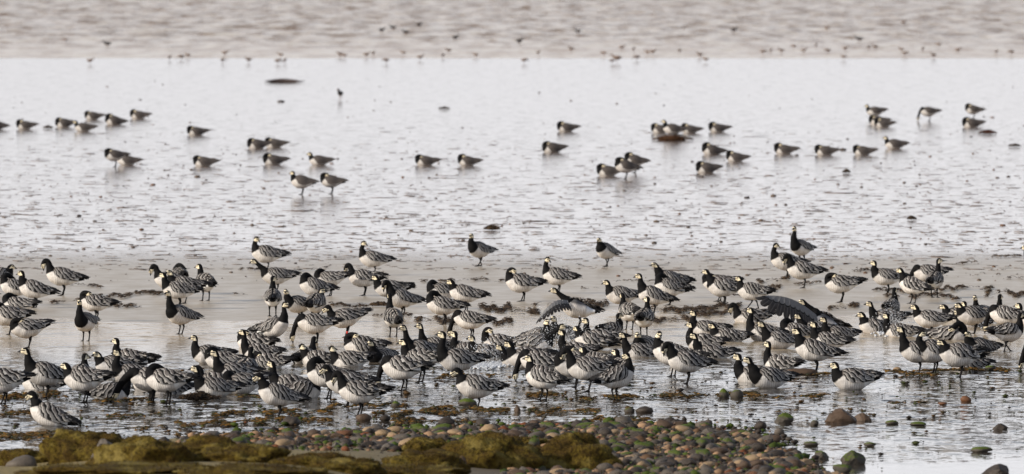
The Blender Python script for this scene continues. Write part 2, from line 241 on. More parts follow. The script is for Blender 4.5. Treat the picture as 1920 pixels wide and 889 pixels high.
GEESE = '''
-8|241|180|slp|g|0|0|sleeping goose of the far group, half cut by the left picture edge
47|241|180|slp|g|0|0|sleeping goose on wet mud, alone between the left edge and the far left cluster
120|237|182|slp|g|0|0|sleeping goose in the far left cluster, its head showing above a nearer goose's tail
157|245|178|rst|g|0|0|resting goose with head up, nearest one of the far left cluster
174|223|180|slp|g|0|0|sleeping goose at the back of the far left cluster, long dark tail to the right
214|232|180|slp|g|0|0|sleeping goose with forked tail just left of the far left cluster's last goose
260|221|180|slp|g|0|0|sleeping goose farthest right of the far left cluster
215|312|180|slp|s|0|0|standing goose with head on its back, leaning over a sitting goose at far left
239|308|178|pre|g|0|0|sitting goose tucked beside the legs of a standing goose at far left
368|252|180|slp|g|0|0|lone sleeping goose with yellow cheek showing, right of the far left cluster
382|310|180|slp|g|0|0|lone sleeping goose on the mud below another lone sleeper, left of centre
482|277|180|slp|g|0|0|left goose of a touching pair asleep on the far mud
515|275|180|slp|g|0|0|right goose of a touching pair asleep on the far mud
513|307|180|slp|g|0|0|sleeping goose directly below the touching pair on the far mud
599|308|180|rst|g|0|0|sitting goose awake with short neck, above the two far standing geese
566|363|180|rel|s|0|6|standing goose with cream face turned left, left of two standing on open mud
621|362|180|slp|s|0|4|standing goose with head on back, right of two standing on open mud
798|308|180|slp|g|0|0|sleeping goose with head high on its back, left of two near the middle
877|309|180|slp|g|0|0|sleeping goose with level dark tail, right of two near the middle
1036|284|180|slp|g|0|0|smooth-backed sleeping goose just right of the picture's middle on far mud
1062|245|180|slp|g|0|0|sleeping goose alone above the smooth-backed sleeper right of the middle
1140|328|180|slp|g|0|0|sitting goose at the left foot of the crowded far trio
1173|334|180|slp|s|0|12|standing goose with big pale breast in the middle of the crowded far trio
1190|322|180|slp|s|0|6|goose behind the crowded far trio with its head tucked and tail raised
1238|248|180|slp|g|0|0|sleeping goose left of the far brown seaweed heap
1262|262|180|rst|s|0|5|goose standing on thin legs in front of the far brown seaweed heap
1294|248|180|slp|g|0|0|sleeping goose right behind the far brown seaweed heap
1346|246|180|slp|g|0|0|sleeping goose with thin cream head on top, right of the seaweed heap group
1335|288|180|slp|g|0|0|sleeping goose whose tail overlaps a nearer one, right half of far mud
1380|301|180|slp|g|0|0|sleeping goose in front of another's tail, right half of far mud
1325|322|180|slp|g|0|0|sleeping goose nearest to the viewer among the far right-hand sleepers
1471|287|180|slp|g|0|0|first from the left in the spaced row of four sleepers at far right
1547|289|180|slp|g|0|0|second from the left in the spaced row of four sleepers at far right
1618|289|180|slp|g|0|0|third from the left in the spaced row of four geese at far right
1678|277|180|rst|g|0|0|awake sitting goose with head up and white rump at the right end of a row
1641|226|180|rst|s|0|-4|hunched standing goose on top of the stacked trio at far right
1646|232|180|slp|g|0|0|middle goose of the stacked trio at far right, mostly hidden
1656|237|180|slp|g|0|0|front sitting goose of the stacked trio at far right
1742|226|180|grz|s|0|0|far goose feeding with bill down to the mud near the right side
1825|222|180|slp|s|0|4|far goose standing on one spot asleep, above a sitting one at right
1822|237|180|slp|g|0|0|far goose sitting right below a standing sleeper at right
117|552|180|tck|s|0|10|large goose with arched black neck preening its breast beside the left wrack line
-6|549|5|rst|s|0|0|goose facing right with black head up, cut by the left edge above the left group
28|570|182|pre|s|0|4|goose with hidden head and pale breast behind the cream-faced goose at left edge
64|575|180|rel|s|-10|12|goose with cream face looking left, second row of the left edge group
33|604|165|pre|s|0|2|goose with strongly striped back bent to preen, left edge group
16|626|182|pre|s|0|2|goose with white rump preening, cut by the left edge
52|650|180|slp|s|0|-4|goose with black neck laid right along its back and spread tail, left side
160|638|228|up|s|25|6|upright goose facing the camera with full black breast, standing alone at left
178|600|170|slp|s|0|0|goose asleep directly behind the upright camera-facing goose at left
245|690|180|up|v|0|4|goose with raised neck and shaggy wing, standing at the back of the left cluster
214|694|215|rst|w|40|0|goose with face to the camera, in front of a shaggy winged one at left
151|712|88|up|w|-60|0|goose seen from behind with straight black neck, left of the left cluster
85|744|180|up|s|0|4|goose with raised neck and pale face standing over dark weed at lower left
5|756|180|pre|s|0|0|goose with hidden head on dark weed, cut by the lower left edge
78|728|178|slp|w|0|0|goose nearly hidden behind the raised-neck goose at lower left
158|753|180|rst|s|0|-4|broad goose with low head and long tail, in the lower left row
92|797|180|tck2|v|0|20|nearest goose at lower left, back sloping steeply down to the water
205|746|10|up|w|20|0|goose facing right with tall black neck and its tail to the left, left cluster
246|708|180|up|w|0|0|goose with thin raised neck beside a right-facing one, left cluster
286|728|180|rst|w|0|0|goose with cream face just above the feeding goose's back, left cluster
283|752|180|grz2|s|0|-4|goose feeding with thick black neck stretched to the ground, lower left
312|737|180|rel|w|0|0|goose with curved black nape at the right side of the left cluster
312|756|180|pre|s|0|-4|goose whose tail and legs show behind the feeding goose at lower left
335|549|100|pre|s|0|0|goose at the back of the left mid-distance knot with barred raised wing
318|557|182|tck|s|0|0|goose bending its black neck down at the left of the mid-distance knot
346|567|180|rel|s|30|0|goose with cream face behind the front one of the mid-distance knot
334|577|182|rel|s|-10|0|front goose of the left mid-distance knot, neck upright and tail long
385|562|118|rel|s|55|4|goose seen from behind looking left, standing right of the mid-distance knot
338|625|222|up|s|30|4|small upright goose facing the camera, standing alone in shallow water left of centre
500|506|180|bck|s|0|8|goose looking back over its shoulder on open mud, left of centre
518|548|180|ext|s|0|2|goose with neck stretched forward to the left and long grey flank
511|591|80|up|s|-60|6|goose seen from behind with white rump and black neck raised, left of centre
560|602|195|rel|s|45|4|goose with black neck leaning and face turned to the camera, left of centre
590|568|180|pre|s|0|2|goose with big striped back and head tucked away, centre left
592|603|85|rst|s|-70|6|goose seen from behind showing round white rump, centre left
618|553|175|pre|s|0|-6|goose with brownish striped wing and hidden head, behind centre left crowd
682|552|180|tck|s|20|2|goose preening its breast with ruffled wing feathers raised, centre left
700|514|180|bck|s|10|10|goose with head curled to its shoulder at the back of the centre left crowd
731|573|180|rel|s|-10|0|goose facing left with straight black neck and ragged tail, left of middle
753|593|180|tck|s|20|4|goose with cream cheek pressed to breast, behind the long necked one
737|629|90|up|s|0|14|goose seen from behind with very long straight black neck near the middle
648|631|180|tck2|s|0|-8|goose with red leg ring bending its thick black neck, left of middle
591|642|180|grz|s|0|-4|goose dipping its cream face to the brown water, left of middle
476|650|178|slp|w|0|0|sitting goose with black neck folded over back, beside a right-facing one
512|650|-12|up2|s|0|14|goose facing right with puffed grey breast and raised wing feathers
393|680|180|up|v|0|0|goose with narrow face looking left at the back left of the lower crowd
416|690|178|pre|v|0|0|goose with round striped back right of two raised heads, lower crowd
438|716|185|up|v|0|0|wet goose with black neck flecked by drops, lower left crowd
404|726|180|rst|w|0|0|goose with low half-hidden face between two others, lower left crowd
402|742|180|up|g|0|2|goose with cream face sitting behind a dark weed mound, lower left crowd
455|736|182|pre|v|0|-10|goose with strongly barred wing and tail tilted up, lower left crowd
486|668|180|up|w|0|0|goose with upright head behind the lower crowd, cream face turned left
462|702|70|up|w|0|0|goose seen from behind with plain black neck in the lower left crowd
502|688|180|slp|w|0|-4|goose with arched black neck and white and black tail behind, lower crowd
545|732|178|up|w|-10|0|goose with pale face behind the big front goose, lower crowd
562|744|10|tck|w|0|0|goose facing right with its head down among striped backs, lower crowd
521|783|180|tck2|s|0|6|big front goose on rusty weed with bill tucked low, left of middle
614|746|180|pre|s|0|0|goose with round white breast and hidden head, left of the front preening one
650|760|180|tck2|s|0|0|goose whose black bent neck shows at the left of the front preening one
673|778|180|tck|s|30|4|front goose preening with fluffed striped wings, standing by a round stone
572|680|75|up|w|0|0|swimming goose seen from behind with black neck, left of the right-looking one
597|682|160|rel|w|-150|0|swimming goose turning its cream face right, centre
656|684|178|rel|w|-160|-8|small swimming goose looking right with white under its raised tail
680|656|180|slp|w|0|0|swimming goose with black neck folded over back, left of the middle
715|677|250|rel|w|-10|0|swimming goose head-on with full black breast, near the middle
788|669|215|up|v|-10|4|tall swimming goose with long black neck and pale face, near the middle
818|655|180|up|w|0|0|goose behind two tall heads near the middle, only its dark neck clear
788|715|150|rel|s|30|2|goose with striped back standing half turned away in front of the middle heads
859|717|180|up|s|0|4|tallest goose at the middle, neck fully raised and grey flank showing
755|731|180|grz|s|0|-6|goose feeding with its neck straight down, on stony shallows near the middle
894|766|180|tck2|s|0|4|front goose standing on a stone with cream face, just left of the centre line
830|577|180|pre|s|0|0|goose with round black shoulder behind the drop-speckled one near the middle
831|607|180|pre|s|0|8|white-breasted goose with hidden head standing on brown wrack near the middle
872|583|180|rst|s|0|2|goose with black face edge resting its neck, behind the middle wrack line
979|563|180|bck2|s|0|4|goose with cheek laid on its shoulder, standing on the middle wrack line
1046|548|180|bck|s|20|4|goose looking back with straight neck behind the wing-raising goose
899|497|228|up|k|35|8|goose walking towards the camera on open mud, black breast full, centre
1137|498|232|rel|k|20|14|goose walking with one leg crossed and head bowed on open mud
1165|584|180|rel|s|0|6|goose with cream face looking left, left of the right-hand wrack
1225|587|178|up|s|0|8|goose with thin raised neck standing over the right-hand wrack
1256|556|195|rel|s|20|10|goose with black breast and ragged dark tail behind the right-hand wrack
1256|570|180|pre|s|0|8|goose with hidden head and black primaries in front of the ragged tailed one
1348|563|180|slp|s|0|0|goose with black hump of folded neck behind a raised-neck goose at right
1356|571|178|up|s|-20|2|goose with raised black neck standing in front of a sleeping one at right
1411|577|170|rel|k|10|4|goose striding with dark wet wing just left of the spread wing
1474|521|180|bck|s|30|0|goose with neck upright looking right, behind a breast-preening one at right
1502|494|225|up|s|15|8|tall camera-facing goose with black breast at the back right
1506|538|180|tck|s|10|0|goose pressing its cream face to its breast at back right
1578|565|180|slp|s|0|-4|goose with black neck laid back, standing alone right of the spread wing
1548|612|186|ext|w|0|22|bathing goose with one large dark wing spread out to the left
1663|550|180|up|s|0|4|goose with raised neck and bill pointing up left, right-hand side
1712|567|140|rel|s|30|6|goose half turned away looking left, between two tall necked ones at right
1753|556|75|up|s|-70|8|tall goose seen from behind with face turned right at upper right
1742|542|180|grz|s|0|-4|goose with only grey flank and fanned black tail showing at upper right
1642|622|192|rst|w|0|12|splashing goose with white breast and shaken wings at right
1661|604|185|up|w|0|0|wet goose with cream face behind the splashing one at right
1671|582|80|up|w|0|0|speckled goose seen from behind at the back of the right splash
1688|629|180|up|w|0|0|swimming goose with cream face right of the right splash
1745|632|180|rst|s|-5|0|broad pale-sided goose standing low in the water, right-hand crowd
1800|600|180|rst|w|0|0|goose with white breast at the left of the far right crowd
1832|604|182|up|w|0|0|wet goose with black nape in the far right crowd
1824|612|186|rst|w|0|0|goose with round cream face low between others in the far right crowd
1826|624|178|rst|s|0|0|goose with brownish face and long grey wing in the far right crowd
1845|594|222|up|w|15|0|goose facing the camera with black breast in the far right crowd
1882|596|84|up|w|-40|0|goose seen from behind with plain black neck in the far right crowd
1938|606|180|rel|w|0|0|goose with cream face cut by the right edge, upper one
1890|657|12|up|k|0|0|goose striding right with its neck up at the right edge
1888|626|182|grz|s|0|0|goose with face lowered to the water behind the striding one
1838|658|200|rel|w|10|4|swimming goose with black neck and white side at far right
1780|636|5|pre|w|0|0|goose with dark barred back and hidden head in the right crowd
1722|698|180|up|s|0|6|goose with slim curved neck, leftmost of the right front group
1752|698|182|bck|s|0|6|goose with barred white side and bent neck in the right front group
1800|706|180|rst|s|0|2|big front goose of the right front group with ragged tail
1815|690|180|up|w|0|0|goose with black neck raised behind the big front one at right
1960|694|180|grz|s|0|0|goose at the lower right edge with only its feeding head in view
1950|518|180|rel|s|0|0|goose at the right edge with only its bill and cream face in view
1408|602|178|tck|w|0|-4|bathing goose with pale head dipping in front of the right-hand wrack
1432|638|180|up|v|0|6|goose with white breast and upright black neck, left of the spread wing's foot
1461|652|180|up|v|0|4|goose with long grey wing and cream face, below the spread wing
1494|628|170|pre|w|0|4|goose with hidden head directly under the spread wing
1530|626|180|up|w|0|0|goose with dark neck rising in front of the winged bather's body
1553|654|180|up|v|0|4|broad striped goose with cream face below the winged bather
1572|634|180|up|w|0|0|goose with cream face just right of the broad striped one
1528|698|180|rel|s|-5|8|goose standing on a flat rock with head bowed at right of centre
1463|690|145|up|w|20|0|goose half turned away with slim neck, left of the flat rock
1418|714|182|up|w|0|0|goose whose face shows just left of the large swimming one
1442|726|188|up|v|0|2|large goose with black breast and grey flank at the front right of centre
1600|729|180|rel|v|0|-2|large goose sitting low in water with smooth grey flank, front right
1325|630|155|up|v|20|0|goose with narrow black neck at the top of the right centre raft
1365|639|180|rst|w|0|0|goose with round black head and long wing in the right centre raft
1320|650|180|up|w|0|0|goose with pale cheeks leftmost of two raised heads in right centre raft
1336|670|180|up|w|0|0|goose with thick wet neck and long striped wing in right centre raft
1286|676|140|rst|w|0|0|goose with black back of head left of the right centre raft
1260|704|180|bck|s|0|10|goose with tall black neck and white breast behind the curled one
1288|718|178|tck|s|40|2|goose curling its neck with cream face under its shoulder, right of centre
1147|628|60|up|w|-20|0|goose seen from behind with ruffled striped back, right of the main splash
1180|617|100|up|s|0|0|goose seen from behind between two others, right of the main splash
1208|629|82|up|s|60|4|goose seen from behind with slim neck and even round back in shallow water
1084|612|182|ext|s|0|14|goose drooping its pale wing forward above the main splash
1008|638|290|rel|w|-20|6|speckled goose with black breast turned right at the main splash
1058|634|225|up|w|0|6|goose with drop-speckled black breast below the drooping wing
1128|642|180|up|w|0|0|goose with thick black neck right of the main splash
1110|655|182|rst|v|-10|10|bathing goose with fluffed pale flank in the main splash
1200|667|180|up|w|0|0|swimming goose with cream face and low striped back right of the splash
1209|656|235|rst|w|20|0|goose with head-on face behind the low striped back, right of the splash
1118|686|150|rst|w|20|0|goose with small black head and brown back in the centre crowd
1166|700|110|rel|w|40|2|goose seen from behind with white rump in the centre crowd
1103|732|180|tck|s|30|0|front goose of the centre crowd tucking its black head under
1155|748|35|bck|s|0|14|goose turning its back with tail drooping left at the front centre
1080|664|182|up|w|0|0|wet goose with cream face in the middle of the main splash
1003|660|330|ext|v|0|0|goose stretching its black neck to the right through the spray
972|684|212|rel|w|0|4|wet goose with black breast at the left front of the main splash
990|711|160|rst|s|0|0|goose with striped back at the left of the centre crowd
1018|748|152|up|s|25|8|front goose half turned away with thick raised neck, right of the centre line
1012|718|180|grz|s|0|0|goose reaching down with black neck behind the half turned front goose
1046|697|180|pre|w|0|0|goose with long barred wing behind the half turned front goose
1077|725|180|pre|s|0|0|goose with pale breast between two front geese of the centre crowd
1086|680|180|slp|w|0|0|dark-backed goose low in the centre crowd
882|634|180|grz|s|0|-4|goose with white breast reaching down, left of the left spray
878|667|180|up|w|0|0|wet goose with cream face half hidden in the left spray
913|670|180|up|w|0|4|drop-covered goose with raised wet neck in the left spray
937|652|170|bck2|w|0|0|goose curling its head into its wing right of the left spray
'''

# ---------------------------------------------------------------- plumage materials
def body_mat():
    s = NT('plumage_body')
    r = s.attr('reg').outputs['Fac']; hcn = s.attr('hc').outputs['Vector']; lcn = s.attr('lc').outputs['Vector']
    h = s.n('ShaderNodeSeparateXYZ'); s.put(h.inputs[0], hcn)
    l = s.n('ShaderNodeSeparateXYZ'); s.put(l.inputs[0], lcn)
    HS, HV, HU = h.outputs
    tc = s.n('ShaderNodeTexCoord').outputs['Object']
    nz = s.noise(tc, 60, 3).outputs['Fac']; nb = s.noise(tc, 14, 2).outputs['Fac']
    # flank: pale with faint grey-brown upright bars; belly and vent white
    bars = s.math('SINE', s.math('ADD', s.math('MULTIPLY', l.outputs[0], 260.0), s.math('MULTIPLY', nb, 16.0)))
    bars = s.step(.35, bars, .5)
    barmask = s.math('MULTIPLY', s.step(-.10, l.outputs[0], .04), s.math('SUBTRACT', 1.0, s.step(.12, l.outputs[0], .03)))
    flank = s.mix(s.math('MULTIPLY', s.math('MULTIPLY', bars, barmask), s.math('MULTIPLY', nz, 1.15)), (.76, .72, .67), (.38, .34, .30))
    flank = s.mix(s.math('MULTIPLY', s.step(.48, nb, .14), .55), flank, (.42, .38, .35))
    vent = s.step(-.105, l.outputs[0], .012)
    body = s.mix(vent, (.80, .79, .77), flank)
    # back between the wings
    top = s.step(.045, l.outputs[2], .02)
    body = s.mix(s.math('MULTIPLY', top, s.math('SUBTRACT', 1.0, s.step(.14, l.outputs[0], .02))), body, (.10, .095, .095))
    body = s.mix(s.step(.85, s.math('SUBTRACT', 2.0, r), .06), body, (.012, .012, .013))       # tail black
    black = s.mix(nz, (.004, .004, .0045), (.011, .010, .010))
    rr = s.math('ADD', r, s.math('MULTIPLY', s.math('SUBTRACT', nz, .5), .25))
    col = s.mix(s.step(6.5, rr, .10), body, black)
    # face
    edge = s.math('ADD', s.math('MULTIPLY', HU, .45), -.005)
    face = s.step(0, s.math('SUBTRACT', HS, edge), .002)
    crown = s.math('MULTIPLY', s.step(.0175, HU, .002), s.math('SUBTRACT', 1.0, s.step(.033, HS, .003)))
    face = s.math('MULTIPLY', face, s.math('SUBTRACT', 1.0, crown))
    face = s.math('MULTIPLY', face, s.step(-.032, HU, .002))
    face = s.math('MULTIPLY', face, s.step(8.9, r, .05))
    lore = s.math('MULTIPLY', s.step(.008, HS, .002), s.math('SUBTRACT', 1.0, s.step(.0058, s.math('ABSOLUTE', s.math('ADD', HU, -.007)), .0012)))
    face = s.math('MULTIPLY', face, s.math('SUBTRACT', 1.0, lore))
    col = s.mix(face, col, s.mix(nb, (.84, .70, .44), (.90, .82, .64)))
    col = s.mix(s.step(.5, s.math('MULTIPLY', r, -1.0), .1), col, (.012, .011, .011))            # legs
    s.out('Base Color', col); s.out('Roughness', .75); s.out('Specular IOR Level', .10)
    bp = s.n('ShaderNodeBump'); bp.inputs['Distance'].default_value = .004; bp.inputs['Strength'].default_value = .5
    s.put(bp.inputs['Height'], nz); s.put(s.b.inputs['Normal'], bp.outputs[0])
    return s.m
def wing_mat(name, spread=False):
    s = NT(name)
    uv = s.n('ShaderNodeSeparateXYZ'); s.put(uv.inputs[0], s.attr('wc').outputs['Vector'])
    U, V = uv.outputs[0], uv.outputs[1]
    tc = s.n('ShaderNodeTexCoord').outputs['Object']
    rnd = s.n('ShaderNodeObjectInfo').outputs['Random']
    nb = s.noise(tc, 16, 2).outputs['Fac']; nf = s.noise(tc, 55, 3).outputs['Fac']
    ph = s.math('ADD', s.math('MULTIPLY', U, s.math('ADD', 7.0, s.math('MULTIPLY', rnd, 4.0))), s.math('MULTIPLY', V, -2.4))
    ph = s.math('ADD', ph, s.math('MULTIPLY', nb, 1.5)); ph = s.math('ADD', ph, s.math('MULTIPLY', rnd, 3.0))
    f = s.math('FRACT', ph)
    grey = s.mix(nf, (.070, .058, .051), (.235, .208, .190))
    grey = s.mix(s.math('MULTIPLY', rnd, .35), grey, (.055, .045, .040))
    grey = s.mix(s.step(.55, V, .25), grey, s.mix(nf, (.13, .125, .12), (.26, .248, .24)))       # lower wing paler grey
    c = s.mix(s.step(.42, f, .09), grey, (.012, .011, .011))
    c = s.mix(s.math('MULTIPLY', s.step(.83, f, .03), s.mixf(nb, .3, 1.1)), c, (.64, .60, .55))
    c = s.mix(s.math('SUBTRACT', 1.0, s.step(.10, U, .05)), c, (.10, .085, .075))
    c = s.mix(s.step(.70, s.math('ADD', U, s.math('MULTIPLY', V, -.10)), .03), c, s.mix(nf, (.012, .011, .012), (.035, .033, .033)))
    if spread:
        fe = s.math('FRACT', s.math('MULTIPLY', U, 22.0))
        g2 = s.mix(s.step(.42, V, .08), (.22, .22, .225), (.045, .043, .046))
        c = s.mix(s.math('MULTIPLY', s.step(.80, fe, .16), .5), g2, (.20, .19, .185)); c = s.mix(s.math('MULTIPLY', nf, .6), c, (.03, .028, .028))
        c = s.mix(s.math('MULTIPLY', s.step(.36, V, .03), s.math('SUBTRACT', 1.0, s.step(.44, V, .03))), c, (.015, .015, .015))
    s.out('Base Color', c); s.out('Roughness', .7); s.out('Specular IOR Level', .12)
    return s.m
M_WINGF = plain('plumage_wing_far', (.072, .058, .050), .8, .6, 18); M_BODY = body_mat(); M_WING = wing_mat('plumage_wing'); M_SPREAD = wing_mat('plumage_spread_wing', True)
M_BILL = plain('bill_black', (.014, .013, .013), .35, .2)
M_EYE = plain('eye_dark', (.006, .005, .005), .1, .1)
M_RING = plain('red_ring', (.55, .03, .015), .4, .1)

ST = [(-.285, .004, .030, .008), (-.225, -.002, .044, .022), (-.155, -.012, .060, .044), (-.085, -.018, .089, .082),
      (0, -.018, .106, .104), (.075, -.006, .103, .106), (.135, .020, .083, .086), (.166, .062, .060, .062)]
NECK = {   # neck points (x,y,z,r) relative to the body centre, then head centre, yaw, pitch
 'up':  ([(.182, 0, .112, .047), (.183, 0, .150, .035), (.180, 0, .186, .030)], (.190, 0, .222), 0, 0),
 'up2': ([(.180, 0, .118, .042), (.181, 0, .160, .031), (.177, 0, .200, .026)], (.188, 0, .240), 0, -5),
 'rel': ([(.184, 0, .104, .046), (.187, 0, .130, .039), (.187, 0, .153, .034)], (.203, 0, .180), 0, -6),
 'rst': ([(.180, 0, .092, .048), (.180, 0, .112, .040), (.184, 0, .128, .035)], (.203, 0, .148), 0, -8),
 'ext': ([(.195, 0, .095, .042), (.235, 0, .130, .032), (.275, 0, .165, .027)], (.315, 0, .195), 0, -6),
 'grz': ([(.205, 0, .035, .042), (.245, 0, -.03, .032), (.268, 0, -.10, .027)], (.282, 0, -.165), 0, -82),
 'grz2': ([(.215, 0, .050, .050), (.270, 0, .010, .042), (.325, 0, -.06, .036)], (.372, 0, -.150), 0, -70),
 'tck': ([(.186, 0, .118, .042), (.205, 0, .168, .035), (.240, 0, .182, .032)], (.262, 0, .135), 0, -78),
 'tck2': ([(.186, 0, .098, .043), (.198, 0, .135, .036), (.215, 0, .160, .033)], (.240, 0, .140), 0, -42),
 'slp': ([(.180, .004, .088, .042), (.166, .012, .114, .034), (.130, .026, .124, .030)], (.086, .040, .112), 165, -20),
 'pre': ([(.176, -.010, .100, .043), (.145, -.035, .135, .038), (.100, -.065, .125, .033)], (.055, -.095, .085), -165, -35),
 'bck': ([(.180, 0, .118, .041), (.178, .004, .165, .033), (.168, .006, .198, .029)], (.158, .010, .232), 140, -24),
 'bck2': ([(.180, 0, .112, .045), (.172, .008, .150, .039), (.150, .014, .170, .034)], (.120, .022, .165), 150, -30),
}
def cr(p, n):                                      # Catmull-Rom through tuples
    out = []
    for i in range(len(p) - 1):
        a, b, c, d = p[max(i - 1, 0)], p[i], p[i + 1], p[min(i + 2, len(p) - 1)]
        for k in range(n):
            t = k / n
            out.append((i + t, [0.5 * (2 * b[j] + (c[j] - a[j]) * t + (2 * a[j] - 5 * b[j] + 4 * c[j] - d[j]) * t * t + (3 * b[j] - a[j] - 3 * c[j] + d[j]) * t ** 3) for j in range(len(b))]))
    out.append((len(p) - 1, list(p[-1]))); return out
def tube(vs, fs, pts, rad, n=6, cap=True):
    b0 = len(vs)
    for i, p in enumerate(pts):
        p = Vector(p); t = (Vector(pts[min(i + 1, len(pts) - 1)]) - Vector(pts[max(i - 1, 0)])).normalized()
        u = t.cross(Vector((0, 1, 0.01))).normalized(); w = t.cross(u)
        for k in range(n):
            a = 2 * math.pi * k / n; vs.append(tuple(p + (u * math.cos(a) + w * math.sin(a)) * rad[i]))
    for i in range(len(pts) - 1):
        for k in range(n):
            a = b0 + i * n + k; b = b0 + i * n + (k + 1) % n; fs.append((a, b, b + n, a + n))
    if cap:
        fs.append(tuple(b0 + k for k in range(n))[::-1]); fs.append(tuple(b0 + (len(pts) - 1) * n + k for k in range(n)))

def goose(x, y, z, heading, pose, stance, hyaw, tilt, label, scale=1.0, seed=0, far=False, spread=None, group=None, ring=False, ruffle=1.0):
    rng = random.Random(seed)
    NS = 12 if far else 18; NSUB = 3 if far else 5
    cz = {'s': .252, 'k': .252, 'g': .098, 'w': .062, 'v': .112}[stance]
    fat = rng.uniform(.99, 1.12)
    ct, st_ = math.cos(R(tilt)), math.sin(R(tilt))
    def rot(v): return Vector((v[0] * ct - v[2] * st_, v[1], v[0] * st_ + v[2] * ct))
    nk, hc, yaw, pit = NECK[pose]
    jit = rng.uniform(-.012, .016)
    nkh = rng.uniform(.62, 1.04) if pose in ('up', 'rel', 'rst', 'bck') else 1
    if any(w_ in label for w_ in ('tall', 'very long', 'upright', 'long black')) and pose == 'up': nkh = 1.22
    base = rot((ST[7][0], 0, ST[7][1])) - Vector((ST[7][0], 0, ST[7][1]))
    lean = rng.uniform(-.03, .045) if pose in ('up', 'rel') else 0
    def ng(p, k=1.0): return (p[0] + base.x + lean * max(0, p[2] - .09) / .12, p[1], .09 + (p[2] - .09) * nkh + base.z + jit * k if p[2] > .09 else p[2] + base.z)
    mir = rng.choice((-1, 1)) if pose in ('up', 'rel', 'rst') else 1
    yw = R(yaw + hyaw); pt = R(pit + rng.uniform(-8, 8))
    D = Vector((math.cos(yw) * math.cos(pt), math.sin(yw) * math.cos(pt), math.sin(pt)))
    Lh = Vector((-math.sin(yw), math.cos(yw), 0)); Uh = D.cross(Lh)
    HC = Vector(ng(hc))
    keys = []
    for (sx, sz, w, h) in ST:
        q = rot((sx, 0, sz)); keys.append((q.x, q.y, q.z, w * fat, h * fat))
    for i, p in enumerate(nk):
        q = ng(p, (i + 1) / 4); keys.append((q[0], q[1], q[2], p[3], p[3] * 1.04))
    for ds, w, h, du in ((0, .0295, .0350, 0), (.026, .0255, .0310, -.001), (.044, .0165, .0215, -.004), (.053, .009, .012, -.005)):
        q = HC + D * ds + Uh * du; keys.append((q.x, q.y, q.z, w, h))
    rings = cr(keys, NSUB)
    bib = {'up': .40, 'ext': .35, 'rel': .22, 'bck': .1}.get(pose, 0) + (.55 if far and pose == 'slp' else 0) + (.45 if 200 <= heading <= 300 else 0)
    vs, fs, reg, lc, hcs = [], [], [], [], []
    nr = len(rings)
    for i, (r, p) in enumerate(rings):
        a = Vector(rings[max(i - 1, 0)][1][:3]); b = Vector(rings[min(i + 1, nr - 1)][1][:3])
        T = (b - a).normalized(); P = Vector(p[:3])
        ay = yw * smooth(7.0, 10.8, r)
        L = Vector((-math.sin(ay), math.cos(ay), 0)); L = (L - T * L.dot(T))
        L = L.normalized() if L.length > 1e-4 else Vector((0, 1, 0))
        U = T.cross(L)
        for k in range(NS):
            an = 2 * math.pi * k / NS; ca, sa = math.cos(an), math.sin(an)
            if r < 7: hw, hh = p[3], p[4] * (1.0 if sa < 0 else .92)
            else: hw, hh = p[3], p[4]
            q = P + L * (ca * hw) + U * (sa * hh)
            if not far and 1.5 < r < 8.5: q += (L * ca + U * sa) * (.008 * noise.noise(q * 14 + Vector((seed, 0, 0))) + .004 * noise.noise(q * 40))
            vs.append(q); reg.append(r + (bib if 5 < r < 8 else 0))
            lc.append(Vector((q.x * ct + q.z * st_, q.y, -q.x * st_ + q.z * ct)) if r < 7.5 else Vector((.2, 0, 0)))
            e = q - HC; hcs.append((e.dot(D), e.dot(Lh), e.dot(Uh)))
    for i in range(nr - 1):
        for k in range(NS):
            a = i * NS + k; b = i * NS + (k + 1) % NS; fs.append((a, b, b + NS, a + NS))
    fs.append(tuple(range(NS))[::-1]); fs.append(tuple((nr - 1) * NS + k for k in range(NS)))
    # legs and webbed feet, part of the same body mesh
    if stance in 'sk' or (stance == 'w' and False):
        for sgn in (-1, 1):
            dx = (sgn * .075 if stance == 'k' else rng.uniform(-.012, .012) + sgn * .008)
            fx, fy = -.005 + dx, sgn * .042
            n0 = len(vs)
            hip = rot((-.015, sgn * .040, -.075))
            kn = Vector((-.028 + dx * .35, sgn * .043, -.150)); ft = Vector((fx, fy, -cz + .010))
            tube(vs, fs, [hip, hip.lerp(kn, .55), kn, kn.lerp(ft, .12), ft.lerp(kn, .05), ft], [.026, .017, .0105, .0085, .0085, .009], 7)
            m = len(vs); zf = -cz + .003
            vs += [(fx - .018, fy, zf + .004), (fx + .055, fy - .034, zf), (fx + .068, fy, zf), (fx + .055, fy + .034, zf), (fx, fy, zf + .020)]
            fs += [(m, m + 1, m + 4), (m + 1, m + 2, m + 4), (m + 2, m + 3, m + 4), (m + 3, m, m + 4), (m, m + 3, m + 2, m + 1)]
            k = len(vs) - n0; reg += [-1.0] * k; lc += [(0, 0, -.1)] * k; hcs += [(-1, 0, 0)] * k
    body = mk('barnacle_goose', [tuple(v) for v in vs], fs, M_BODY)
    fattr(body.data, 'reg', reg); vattr(body.data, 'lc', lc); vattr(body.data, 'hc', hcs)
    # folded wings: closed shells that wrap the back and taper to the primaries
    WK = [(.138, .030, .052, .048), (.10, .020, .094, .086), (.03, -.002, .120, .118), (-.05, -.008, .113, .112), (-.13, -.004, .086, .084), (-.20, .006, .068, .064), (-.26, .014, .052, .046), (-.31, .022, .030, .022)]
    wk = cr(WK, 2 if far else 4); nw = len(wk); NV = 5 if far else 9
